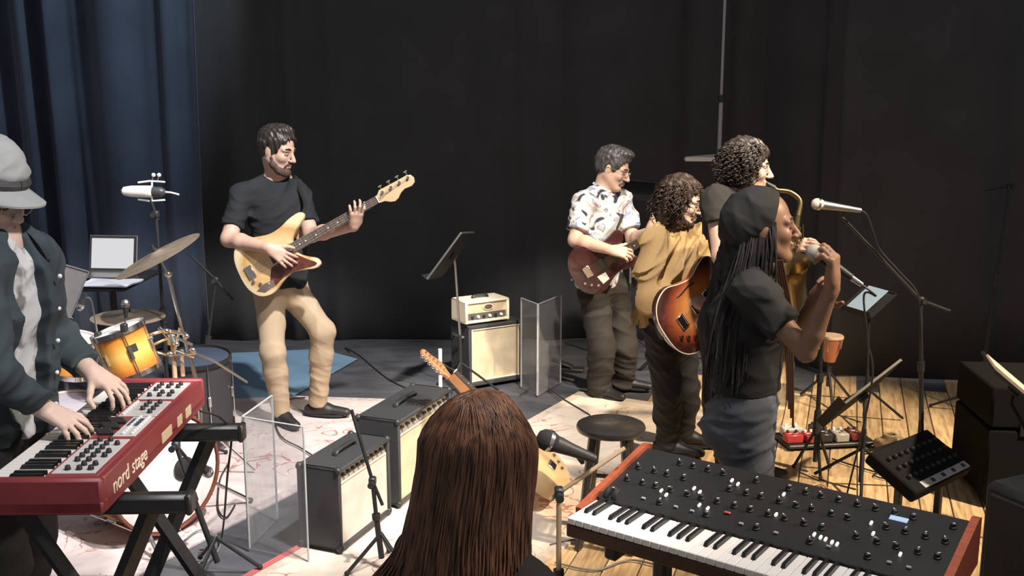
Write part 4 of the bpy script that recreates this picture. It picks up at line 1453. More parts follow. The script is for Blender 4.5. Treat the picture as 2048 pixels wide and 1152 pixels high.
# shoe / folded stand
# tall lighting pole
tb = Vector((W(1446, 100, 7.0).x, 7.0, 0.012))
tp = thing('lighting_stand', 'tall grey lighting stand rising out of the picture behind the players', 'stand', tb)
M_GREYP = mat('grey_pole', (0.42, 0.41, 0.42), .4, .3)
MB(tb).cyl((tb.x, 7, .1), (tb.x, 7, W(1446, 195, 7).z), .0145, n=12).build('lower_pole', M_GREYP, tp, True)
MB(tb).cyl((tb.x, 7, W(1446, 200, 7).z), (tb.x, 7, 3.6), .010, n=12).build('upper_pole', M_GREYP, tp, True)
MB(tb).cyl((tb.x, 7, W(1446, 205, 7).z), (tb.x, 7, W(1446, 190, 7).z), .022, n=12).build('collar', M_BLKP, tp, True)
MB(tb).tube([W(1440, 270, 7), W(1440, 310, 7), W(1372, 316, 7)], .011, 8).build('side_bracket', M_GREYP, tp, True)
MB(tb).box(W(1404, 318, 6.98), (.24, .06, .03), None, .008).build('lamp_bar', mat('pale_lamp_housing', (.85, .80, .70), .4), tp, True)
for k in range(3):
    a = k * 2.094 + .9
    d = Vector((math.cos(a), math.sin(a), 0))
    MB(tb).tube([tb + Vector((0, 0, .5)), tb + d * .5 + Vector((0, 0, .012))], .012, 8).build('leg', M_BLK, tp, True)
# a second rail of gear in the dark behind the guitarist
kb2 = Vector((W(1265, 376, 7.3).x, 7.3, 0.012))
music_stand('dark music stand standing behind the man in the patterned shirt', kb2, W(1262, 380, 7.3), (0.2, 0.9, 0.35), (0, -0.35, 0.9), 0.34, 0.3, M_BLK, edge=M_GREYM)
fbb = Vector((W(1995, 380, 6.0).x, 6.0, .012))
boom_stand('boom_stand', 'dim boom stand in the darkness at the far right', fbb, W(2020, 372, 6.0), W(1968, 380, 6.0), tail=W(2030, 370, 6.0), m=M_BLK)

# pedals near the right hand clear screen
for i, (x, y, lab) in enumerate(((1135, 742, 'black foot pedal on the dark floor beside the clear screen'),)):
    p = F(x, y)
    e = thing('foot_pedal', lab, 'pedal', (p.x, p.y, 0.0), (0, 0, R(-12)))
    MB().box((0, 0, .015), (.24, .09, .028), None, .006).build('base', M_BLKP, e, True)
    MB().box((-.04, 0, .06), (.16, .08, .016), Matrix.Rotation(R(18), 4, 'Y'), .004).build('treadle', M_BLKP, e, True)
    MB().cyl((.03, -.05, .035), (.03, .05, .035), .008, n=8).build('hinge_pin', M_STEEL, e, True)
o = MB().tube([F(1090, 750) + Vector((0, 0, .014)), F(1150, 765) + Vector((0, 0, .014))], .012, 8).build('steel_bar', M_STEEL, None, True)
tag(o, 'short steel bar lying on the dark floor by the clear screen', 'bar')

# ---------------------------------------------------------------- cables on the floor
def cable(label, pts, r=.0042, m=M_CABLE, z=.022):
    P = [F(x, y, z) if len(q) == 2 else Vector(q) for q in pts for x, y in [q[:2]]]
    o = MB().tube(catmull(P, 7), r, 6).build('cable', m, None, True)
    tag(o, label, 'cable')
cable('black cable curling from the clear screen to the bassist\'s feet', [(632, 915), (600, 895), (560, 870), (548, 820), (575, 800), (610, 795)])
cable('black cable looping on the rug left of the clear screen', [(470, 1010), (452, 1035), (436, 1015), (440, 960), (455, 930)])
cable('grey cable looped on the floor in front of the bass drum', [(300, 1110), (350, 1095), (400, 1060), (440, 1080), (420, 1120), (360, 1130)], m=M_GREYM)
cable('black cable on the grey floor behind the bass player', [(700, 705), (690, 695), (720, 712), (780, 760), (850, 790)], z=.006)
cable('cable across the dark floor beside the amplifier stack', [(1040, 790), (1080, 770), (1130, 800), (1180, 830)], z=.024)
cable('black cable coiled on the boards right of the pedalboard', [(1745, 930), (1790, 925), (1812, 945), (1780, 958), (1748, 950), (1770, 938)], z=.02)
cable('tan cable on the boards below the pedalboard', [(1580, 962), (1610, 975), (1640, 968), (1665, 985)], m=mat('tan_cable', (.5, .36, .2), .6), z=.02)
cable('long black cable lying over the boards towards the mixer', [(1815, 912), (1845, 885), (1880, 905), (1900, 920)], z=.02)
cable('cable on the boards under the synthesizer', [(1100, 1090), (1180, 1075), (1240, 1090), (1310, 1070)], z=.02)
cable('second cable on the boards under the synthesizer', [(1110, 1125), (1190, 1140), (1260, 1120), (1330, 1135)], m=M_GREYM, z=.02)
cable('cable arched from the keyboard panel down to the floor', [tuple(W(400, 822, 3.3)), tuple(W(440, 835, 3.35)), tuple(W(462, 870, 3.4)), tuple(W(455, 950, 3.45)), tuple(F(440, 1085, .022)), tuple(F(400, 1100, .022))])
# ================================================================ PEOPLE
M_SKIN = mat('skin_light', (0.60, 0.39, 0.30), 0.5, noise=0.10, nscale=25, spec=0.35)
M_SKINP = mat('skin_pale', (0.68, 0.50, 0.42), 0.5, noise=0.08, nscale=25, spec=0.35)
M_SKIND = mat('skin_deep', (0.29, 0.155, 0.092), 0.45, noise=0.12, nscale=25, spec=0.45)
M_LIPD = mat('lips_deep', (0.24, 0.09, 0.07), 0.4)
M_LIP = mat('lips', (0.45, 0.20, 0.17), 0.45)
M_EYE = mat('eye_white', (0.75, 0.72, 0.70), 0.25)
M_IRIS = mat('iris_dark', (0.03, 0.02, 0.015), 0.2)
M_HAIRD = mat('hair_dark', (0.030, 0.022, 0.018), 0.45, spec=0.5)
M_HAIRG = mat('hair_greying', (0.10, 0.09, 0.085), 0.45, color2=(0.035, 0.03, 0.028), nscale=25)
M_HAIRBR = mat('hair_curly_brown', (0.045, 0.027, 0.019), 0.5, spec=.3, color2=(0.025, 0.016, 0.012), nscale=20)
M_SHOE = mat('dark_shoe', (0.022, 0.021, 0.022), 0.5, noise=.3)

def head(S, c, f, up=(0, 0, 1), sc=1.0, jaw=1.0, nose=1.0):
    """adds a head to body field S; returns the head frame (x forward, z up)"""
    M = frame(f, up, c) @ Matrix.Diagonal((sc, sc, sc, 1))
    R3 = frame(f, up)
    def P(x, y, z): return M @ Vector((x, y, z))
    S.ell(P(-.014, 0, .035), (.098 * sc, .075 * sc, .086 * sc), R3, .02)
    S.ell(P(.028, 0, -.030), (.062 * sc, .058 * sc, .083 * sc), R3, .03)
    for s in (-1, 1):
        S.cone(P(-.005, s * .052, -.045), P(.06, s * .022 * jaw, -.100), .022 * sc, .019 * sc, .03)
        S.ell(P(.058, s * .040, -.026), (.026 * sc, .022 * sc, .024 * sc), R3, .02)
        S.cone(P(.083, s * .010, .020), P(.070, s * .048, .018), .010 * sc, .010 * sc, .014)
    S.ell(P(.074, 0, -.102), (.019 * sc, .024 * sc, .018 * sc), R3, .02)
    for s in (-1, 1):
        S.ell(P(.093, s * .032, -.002), (.013 * sc, .016 * sc, .011 * sc), R3, .012, sub=True)
    S.cone(P(.086, 0, .012), P(.108 + .006 * nose, 0, -.032), .008 * sc, .0115 * sc, .012)
    for s in (-1, 1):
        S.ell(P(.101, s * .011, -.036), (.010 * sc, .008 * sc, .008 * sc), R3, .006)
        S.ell(P(-.008, s * .073, -.008), (.019 * sc, .008 * sc, .031 * sc), R3, .006)
    S.cone(P(.089, -.016, -.060), P(.089, .016, -.060), .007 * sc, .007 * sc, .008)
    S.cone(P(.087, -.014, -.073), P(.087, .014, -.073), .0075 * sc, .0075 * sc, .008)
    S.cone(P(.0975, -.015, -.0668), P(.0975, .015, -.0668), .0022 * sc, .0022 * sc, .003, sub=True)
    return M

def neck(S, HM, base, r=.054):
    S.cone(HM @ Vector((-.022, 0, -.05)), base, r, r * 1.12, .03)

def face_parts(root, off, HM, brow=M_HAIRD, lip=M_LIP, open_eyes=True, browr=.0045, gaze=(1, 0, -.3)):
    sc = HM.to_scale().x
    RM = HM.to_3x3().normalized().to_4x4()
    for s in (-1, 1):
        if open_eyes:
            e = MB(off).sphere(HM @ Vector((.0765, s * .032, -.002)), .0125 * sc, 12, 8).build('eye', M_EYE, root, True)
            g = (RM.to_3x3() @ Vector(gaze)).normalized()
            MB(off).sphere(HM @ Vector((.0765, s * .032, -.002)) + g * .0085 * sc, .0055 * sc, 8, 6).build('iris', M_IRIS, e, True)
        MB(off).tube([HM @ Vector((.0855, s * .020, .0045 - (0 if open_eyes else .008))), HM @ Vector((.0875, s * .033, .0060 - (0 if open_eyes else .012))), HM @ Vector((.079, s * .046, .0025 - (0 if open_eyes else .008)))], .0022 * sc, 6).build('eyelash', M_HAIRD, root, True)
        MB(off).tube([HM @ Vector((.092, s * .014, .0225)), HM @ Vector((.091, s * .030, .029)), HM @ Vector((.077, s * .049, .022))], browr * sc, 6, flat=(RM.to_3x3() @ Vector((1, 0, 0)), .6)).build('eyebrow', brow, root, True)
    MB(off).tube([HM @ Vector((.0905, -.020, -.0635)), HM @ Vector((.0975, 0, -.0605)), HM @ Vector((.0905, .020, -.0635))], [.002 * sc, .0052 * sc, .002 * sc], 8).build('upper_lip', lip, root, True)
    MB(off).tube([HM @ Vector((.0890, -.018, -.0690)), HM @ Vector((.0955, 0, -.0730)), HM @ Vector((.0890, .018, -.0690))], [.002 * sc, .006 * sc, .002 * sc], 8).build('lower_lip', lip, root, True)

def hand(S, wrist, xd, zd, thumb=1, curl=(.4, .5, .4), sc=1.0, spread=.12, curls=None, thumb_dir=(.75, .6, -.35), thumb_bend=(.95, .15, -.35), palm=.085):
    """hand field: x along fingers, z the back of the hand, thumb on the +y side when thumb=+1"""
    M = frame(xd, zd, wrist)
    A = M.to_3x3()
    back = A @ Vector((0, 0, 1))
    def P(x, y, z=0): return M @ Vector((x * sc, thumb * y * sc, z * sc))
    S.cone(P(-.01, 0), P(.03, .0), .026 * sc, .030 * sc, .015, flat=(back, .72))
    for y0, y1 in ((.020, .029), (.004, .010), (-.012, -.010), (-.022, -.028)):
        S.cone(P(.018, y0 * .8), P(palm, y1), .0155 * sc, .0115 * sc, .012)
    S.cone(P(.02, .022, -.006), P(.052, .030, -.008), .018 * sc, .013 * sc, .012)
    roots = ((palm, .030), (palm + .006, .010), (palm + .002, -.010), (palm - .008, -.029))
    lens = ((.040, .024, .019), (.044, .028, .020), (.041, .026, .019), (.032, .019, .017))
    tips = []
    for i in range(4):
        cu = curls[i] if curls else curl
        x, y = roots[i]
        p = Vector((x, y, 0))
        ang = 0
        sp = (1.5 - i) * spread
        for j in range(3):
            ang += cu[j]
            d = Vector((math.cos(ang) * math.cos(sp), math.cos(ang) * math.sin(sp), -math.sin(ang)))
            q = p + d * lens[i][j]
            r0 = (.0092, .0083, .0075)[j]
            S.cone(P(*p), P(*q), r0 * sc, (r0 - .0007) * sc, .0035)
            p = q
        tips.append(P(*p))
    p = Vector((.028, .032, -.006))
    for d, L, r in ((thumb_dir, .040, .0125), (thumb_dir, .030, .0105), (thumb_bend, .026, .0095)):
        q = p + Vector(d).normalized() * L
        S.cone(P(*p), P(*q), r * sc, (r - .0012) * sc, .008)
        p = q
    return tips

def arm(S, sh, el, wr, r=(.052, .042, .037, .027), k=.02):
    sh, el, wr = Vector(sh), Vector(el), Vector(wr)
    S.cone(sh, el, r[0], r[1], k)
    m = el + (wr - el) * .3
    S.cone(el, m, r[1] * .95, r[2] * 1.08, k)
    S.cone(m, wr, r[2] * 1.08, r[3], k)

def torso(S, pel, chest, nk, shl, shr, n, w=.160, d=.64, grow=0.0, belly=0.0):
    pel, chest, nk, shl, shr = map(Vector, (pel, chest, nk, shl, shr))
    n = Vector(n).normalized()
    fl = (n, d)
    mid = pel.lerp(chest, .5)
    S.cone(pel, mid, w * .98 + grow, w * .93 + grow + belly, .03, fl)
    S.cone(mid, chest, w * .93 + grow + belly, w * 1.04 + grow, .03, fl)
    S.cone(chest, chest.lerp(nk, .6), w * 1.04 + grow, w * .62 + grow, .03, fl)
    S.cone(shl.lerp(shr, .12), shl.lerp(shr, .88), .062 + grow * .7, .062 + grow * .7, .05)
    for s in (shl, shr):
        S.cone(nk.lerp(s, .25) + Vector((0, 0, .0)), s, .045 + grow * .5, .058 + grow * .7, .04)

def legs(S, hips, knees, ankles, n, rs=(.098, .078, .068), hipr=.125, k=.03):
    hl, hr = map(Vector, hips)
    n = Vector(n).normalized()
    S.cone(hl.lerp(hr, .3) + Vector((0, 0, .05)), hl.lerp(hr, .7) + Vector((0, 0, .05)), hipr, hipr, k, flat=(n, .82))
    for h, kn, an in zip((hl, hr), knees, ankles):
        h, kn, an = Vector(h), Vector(kn), Vector(an)
        S.cone(h, kn, rs[0], rs[1], k)
        m = kn.lerp(an, .3)
        S.cone(kn, m, rs[1], rs[1] * .98, k)
        S.cone(m, an - (an - kn).normalized() * .02, rs[1] * .98, rs[2], k)

def shoe(root, off, ankle, fwd, m=M_SHOE, sole=None, L=.27, z0=.012):
    ankle = Vector(ankle)
    f = Vector(fwd); f.z = 0; f.normalize()
    S = Sdf(.006)
    g = Vector((ankle.x, ankle.y, z0))
    heel = g - f * .055
    S.cone(heel + Vector((0, 0, .035)), g + f * .05 + Vector((0, 0, .042)), .034, .040, .02)
    S.cone(g + f * .05 + Vector((0, 0, .038)), g + f * (L - .09) + Vector((0, 0, .026)), .040, .030, .02, flat=((0, 0, 1), .9))
    S.cone(g + Vector((0, 0, .04)), g + Vector((0, 0, .095)), .038, .040, .02)
    S.cone(g + Vector((0, 0, .06)), g + Vector((0, 0, .13)), .026, .030, .006, sub=True)
    S.cut(g + Vector((0, 0, .008)), (0, 0, -1), .4)
    S.cut(g + Vector((0, 0, .098)), (0, 0, 1), .2)
    o = S.build('shoe', m, root, off)
    side = Vector((-f.y, f.x, 0))
    pts = []
    for t in range(20):
        a = 2 * math.pi * t / 20
        x = math.cos(a) * (L / 2) ; y = math.sin(a) * (.040 + .006 * math.cos(a))
        pts.append((x, y))
    M = frame(f, (0, 0, 1), g + f * (L / 2 - .09))
    MB(off).prism(pts, 0.0, .014, M).build('sole', sole or M_RUBBER, o, True)
    return o

def hair_cap(HM, h=.006, grow=.012, brow_z=.045, side=True, back=-.06):
    S = Sdf(h)
    R3 = HM.to_3x3().normalized()
    sc = HM.to_scale().x
    P = lambda x, y, z: HM @ Vector((x, y, z))
    S.ell(P(-.016, 0, .040), ((.100 + grow) * sc, (.077 + grow) * sc, (.088 + grow) * sc), R3, .02)
    S.ell(P(-.050, 0, -.01), (.060 * sc, .070 * sc, .055 * sc), R3, .02)
    S.ell(P(.118, 0, -.020), (.090 * sc, .12 * sc, .105 * sc), R3, .010, sub=True)
    S.ell(P(.03, 0, -.10), (.085 * sc, .12 * sc, .095 * sc), R3, .010, sub=True)
    for s in (-1, 1):
        S.ell(P(-.004, s * .090, -.010), (.026 * sc, .032 * sc, .036 * sc), R3, .006, sub=True)
    return S

def strand_noise(amp, sx, sz, seed=0):
    rs = np.random.RandomState(seed)
    ph = rs.uniform(0, 6.28, 8)
    def fn(x, y, z):
        w = 6 * np.sin(z * 9 + ph[0]) * .12 + np.sin(x * 13 + ph[1]) * .3
        return amp * (np.sin(x * sx + w + ph[2]) * np.sin(y * sx * 1.1 + ph[3]) * .6 + np.sin((x + y) * sx * 1.7 + z * sz + ph[4]) * .4 + .3 * np.sin(z * sz * 1.4 + y * sx * .6 + ph[5]))
    return fn

def curls(HM, off, root, m, n, rbase, length, seed, rcurl=.011, rad=.0042, front_clear=.055, drop=.0, turns=3.2, name='curls'):
    """curly locks: little corkscrews springing from the scalp"""
    r = random.Random(seed)
    mb = MB(off)
    sc = HM.to_scale().x
    for i in range(n):
        while True:
            v = Vector((r.uniform(-1, 1), r.uniform(-1, 1), r.uniform(-.45, 1)))
            if .2 < v.length < 1: break
        v.normalize()
        p = Vector((-.016 + v.x * rbase[0], v.y * rbase[1], .035 + v.z * rbase[2]))
        if p.x > front_clear and p.z < .092: continue
        L = length * r.uniform(.6, 1.1) * (.45 if p.x > front_clear - .02 else 1)
        base = HM @ p
        wd = (HM.to_3x3() @ v).normalized()
        pts = []
        N = 12
        axis = (wd * r.uniform(.25, .5) + Vector((r.uniform(-.2, .2), r.uniform(-.2, .2), -drop - r.uniform(.1, .6)))).normalized()
        u = axis.orthogonal().normalized(); w = axis.cross(u)
        ph = r.uniform(0, 6.28)
        for k in range(N):
            t = k / (N - 1)
            dirn = (wd * (1 - t) + axis * t)
            c = base + wd * (.5 * L * t * (1 - t)) + axis * (L * t)
            a = ph + turns * 2 * math.pi * t
            rr = rcurl * min(1, t * 4)
            pts.append(c + (u * math.cos(a) + w * math.sin(a)) * rr)
        mb.tube(pts, [rad * (1 - .5 * k / (N - 1)) for k in range(N)], 4)
    o = mb.build(name, m, root)
    o.data.polygons.foreach_set('use_smooth', np.ones(len(o.data.polygons), dtype=bool))
    o['kind'] = 'stuff'
    return o

def glasses(root, off, HM, m=M_BLKP, r=.024, rim=.0018):
    g = None
    P = lambda x, y, z: HM @ Vector((x, y, z))
    parts = []
    for s in (-1, 1):
        pts = [P(.1065 - .18 * abs(math.cos(a)) * 0 - .006 * (1 if s * math.cos(a) > .3 else 0), s * .034 + r * 1.1 * math.cos(a), -.002 + r * .85 * math.sin(a)) for a in [2 * math.pi * k / 20 for k in range(21)]]
        o = MB(off).tube(pts, rim, 6).build('lens_rim', m, None if g is None else g, True)
        if g is None:
            g = o
            o.parent = root
            o.name = 'glasses'
        MB(off).tube([P(.100, s * (.034 + r * 1.1), .004), P(.06, s * .073, .006), P(-.012, s * .083, .004), P(-.028, s * .082, -.016)], rim, 6).build('temple_arm', m, g, True)
    MB(off).tube([P(.1075, -.009, .003), P(.111, 0, .006), P(.1075, .009, .003)], rim, 6).build('bridge', m, g, True)
    return g

def beard(root, off, HM, m, full=True, h=.004, r=.016):
    S = Sdf(h)
    P = lambda x, y, z: HM @ Vector((x, y, z))
    sc = HM.to_scale().x
    R3 = HM.to_3x3().normalized()
    if full:
        for s in (-1, 1):
            S.chain([P(.004, s * .062, -.012), P(.012, s * .060, -.040), P(.026, s * .052, -.072), P(.058, s * .034, -.098), P(.080, s * .006, -.106)], [.006 * sc, .010 * sc, r * .95 * sc, r * sc, r * sc], .015)
        S.ell(P(.078, 0, -.104), (.020 * sc, .030 * sc, .020 * sc), R3, .015)
        S.ell(P(.088, 0, -.086), (.008 * sc, .012 * sc, .008 * sc), R3, .008)
    for s in (-1, 1):
        S.chain([P(.098, s * .002, -.0505), P(.0935, s * .018, -.054), P(.082, s * .029, -.074)], [.0045 * sc, .005 * sc, .005 * sc], .006)
    return S.build('beard' if full else 'moustache', m, root, off, strand_noise(.0018, 420, 160, 3))

def person(label, base):
    return thing('person', label, 'person', base)

# ================================================================ guitars
def outline(pts, per=5):
    return [(p.x, p.y) for p in catmull([Vector((x, y, 0)) for x, y in pts], per, True)]
BASS = [(-.245, 0), (-.238, -.085), (-.195, -.148), (-.12, -.165), (-.04, -.135), (.03, -.118), (.10, -.138), (.165, -.162), (.200, -.152), (.195, -.115), (.15, -.078), (.12, -.040), (.12, .030), (.16, .068), (.20, .090), (.245, .115), (.255, .140), (.232, .158), (.17, .155), (.10, .138), (.03, .135), (-.04, .155), (-.11, .178), (-.18, .168), (-.228, .105)]
SINGLE = [(-.24, 0), (-.232, -.09), (-.18, -.15), (-.10, -.165), (-.02, -.125), (.04, -.105), (.10, -.118), (.155, -.13), (.185, -.105), (.165, -.065), (.13, -.04), (.13, .035), (.16, .07), (.175, .11), (.145, .14), (.09, .125), (.03, .115), (-.04, .14), (-.12, .17), (-.19, .145), (-.23, .08)]
SEMI = [(-.25, 0), (-.24, -.10), (-.19, -.17), (-.11, -.195), (-.03, -.16), (.04, -.14), (.11, -.16), (.17, -.17), (.205, -.135), (.185, -.075), (.13, -.038), (.13, .038), (.185, .075), (.205, .135), (.17, .17), (.11, .16), (.04, .14), (-.03, .16), (-.11, .195), (-.19, .17), (-.24, .10)]

def guitar(name, label, M, body_outline, m_body, scale=.64, bridge=-.12, head_len=.19, m_neck=None, m_guard=None, guard=None, thick=.042, strings=6, pick=((.0, .075, .035), (.07, .075, .035)), head_style='paddle', m_edge=None, fgroup=None, m_fret=None, binding=None, fholes=False):
    t = thing(name, label, 'guitar', M.translation, M.to_3x3().to_4x4())
    m_neck = m_neck or mat('maple_neck', (.66, .48, .28), .4, noise=.12, nscale=12, stretch=(1, 8, 8))
    m_fret = m_fret or mat('dark_fretboard', (.07, .045, .03), .45, noise=.3, nscale=20, stretch=(1, 10, 10))
    h = thick / 2
    MB().prism(outline(body_outline), -h, h, None, .008).build('body', m_body, t, True)
    if binding:
        ol = outline(body_outline)
        MB().tube([(x, y, h - .004) for x, y in ol] + [(ol[0][0], ol[0][1], h - .004)], .003, 6, cap=False).build('binding', binding, t, True)
    if guard:
        MB().prism(outline(guard, 3), h - .001, h + .002).build('pickguard', m_guard or mat('tortoise_guard', (.16, .045, .03), .25, color2=(.05, .015, .012), nscale=18, coat=.4), t)
    nut = bridge + scale
    w0, w1 = (.030, .021)
    # neck
    MB().add([(.06, -w0, h - .004), (nut, -w1, h - .002), (nut, w1, h - .002), (.06, w0, h - .004), (.10, -w0 * .8, -h * .5), (nut, -w1 * .8, -.002), (nut, w1 * .8, -.002), (.10, w0 * .8, -h * .5), (.10, 0, -h * .8), (nut, 0, -.006)],
             [(0, 1, 2, 3), (1, 0, 4, 5), (3, 2, 6, 7), (5, 4, 8, 9), (7, 6, 9, 8), (0, 3, 7, 8, 4), (2, 1, 5, 9, 6)]).build('neck', m_neck, t)
    fb = MB().add([(.075, -w0, h - .004), (nut, -w1, h - .002), (nut, w1, h - .002), (.075, w0, h - .004), (.075, -w0, h + .006), (nut, -w1, h + .005), (nut, w1, h + .005), (.075, w0, h + .006)],
                  [(3, 2, 1, 0), (4, 5, 6, 7), (0, 1, 5, 4), (1, 2, 6, 5), (2, 3, 7, 6), (3, 0, 4, 7)]).build('fretboard', m_fret, t)
    for k in range(1, 20):
        x = nut - scale * (1 - 2 ** (-k / 12))
        if x < .085: break
        ww = w1 + (w0 - w1) * (nut - x) / (nut - .075)
        MB().box((x, 0, h + .0065), (.0022, ww * 1.96, .002)).build('fret', M_CHROME, fb)
        if k in (3, 5, 7, 9, 12, 15, 17):
            xm = x + .5 * scale * (2 ** (-(k - 1) / 12) - 2 ** (-k / 12))
            MB().lathe([(.004, 0), (.004, .001), (.0001, .001)], Matrix.Translation((xm, 0, h + .0058)), 10).build('inlay', M_WHITE, fb)
    MB().box((nut + .002, 0, h + .004), (.005, w1 * 2, .010)).build('nut', M_WHITE, t)
    # headstock
    if head_style == 'fender':
        hs = [(nut, -w1), (nut + .03, -w1 - .006), (nut + .055, -.046), (nut + .08, -.056), (nut + .105, -.050), (nut + .13, -.032), (nut + .16, -.022), (nut + head_len - .01, -.028), (nut + head_len + .012, -.018), (nut + head_len + .022, .006), (nut + head_len + .012, .030), (nut + head_len - .01, .038), (nut + head_len * .7, .038), (nut + .03, .042), (nut + .012, w1 + .006), (nut, w1)]
    else:
        hs = [(nut, -w1), (nut + .03, -.034), (nut + head_len * .85, -.040), (nut + head_len, -.022), (nut + head_len * .95, 0), (nut + head_len, .022), (nut + head_len * .85, .040), (nut + .03, .034), (nut, w1)]
    hd_ = MB().prism(hs, -.006, .010, None, .002).build('headstock', m_neck if head_style == 'fender' else mat('black_headstock', (.02, .018, .017), .3, coat=.3), t)
    ends = []
    for i in range(strings):
        if head_style == 'fender':
            x = nut + .045 + i * (head_len - .05) / max(1, strings - 1)
            y, sgn = .022, 1
        else:
            k = i if i < strings // 2 else strings - 1 - i
            x = nut + .035 + k * (head_len - .07) / max(1, strings // 2 - 1)
            sgn = -1 if i < strings // 2 else 1
            y = sgn * .022
        tn = MB().cyl((x, y, .010), (x, y, .024), .005 if strings == 6 else .008, n=10).build('tuning_post', M_CHROME, t, True)
        MB().cyl((x, y, .002), (x, y + sgn * .034, .002), .003, n=6).build('tuner_shaft', M_CHROME, tn, True)
        MB().sphere((x, y + sgn * .038, .002), (.010, .006, .009) if strings == 6 else (.015, .006, .014), 10, 6).build('tuner_key', M_CHROME, tn, True)
        ends.append((x, y))
    for i in range(strings):
        yy = (i - (strings - 1) / 2) / (strings - 1) * 2
        yb, yn = yy * .026, yy * .016
        ex = ends[i] if head_style == 'fender' else ends[i]
        MB().tube([(bridge, yb, h + .012), (nut, yn, h + .0085), (ex[0], ex[1] - .004, .018)], (.0011 if strings == 4 else .0007), 4).build('string', M_STEEL, t)
    for x, w, l in pick:
        MB().box((x, 0, h + .004), (l, w, .010), None, .003).build('pickup', mat('pickup_black', (.02, .02, .02), .35) if not fholes else M_CHROME, t, True)
    MB().box((bridge - .012, 0, h + .005), (.045, .075, .010), None, .002).build('bridge', M_CHROME, t, True)
    for x, y in ((-.12, -.11), (-.155, -.085), (-.185, -.055)):
        MB().lathe([(.010, 0), (.010, .010), (.008, .014), (.001, .014)], Matrix.Translation((x, y, h)), 12).build('control_knob', M_CHROME if not fholes else M_BRASS, t, True)
    if fholes:
        for s in (-1, 1):
            MB().prism(outline([(-.09, s * .118), (-.06, s * .108), (.0, s * .112), (.04, s * .104), (.045, s * .112), (.0, s * .122), (-.06, s * .117)][::s], 3), h - .0005, h + .0006).build('f_hole', M_RUBBER, t)
    MB().sphere((-.247, 0, 0), .008, 8, 6).build('strap_button', M_CHROME, t, True)
    return t

def strap(root_guitar, pts, m, w=.024, name='strap'):
    """strap in world points, child of the guitar"""
    bpy.context.view_layer.update()
    inv = root_guitar.matrix_world.inverted()
    P = [inv @ Vector(p) for p in catmull(pts, 6)]
    return MB().tube(P, w, 8, flat=((0, 0, 1), .12)).build(name, m, root_guitar, True)
def lerp(a, b, t): return Vector(a).lerp(Vector(b), t)

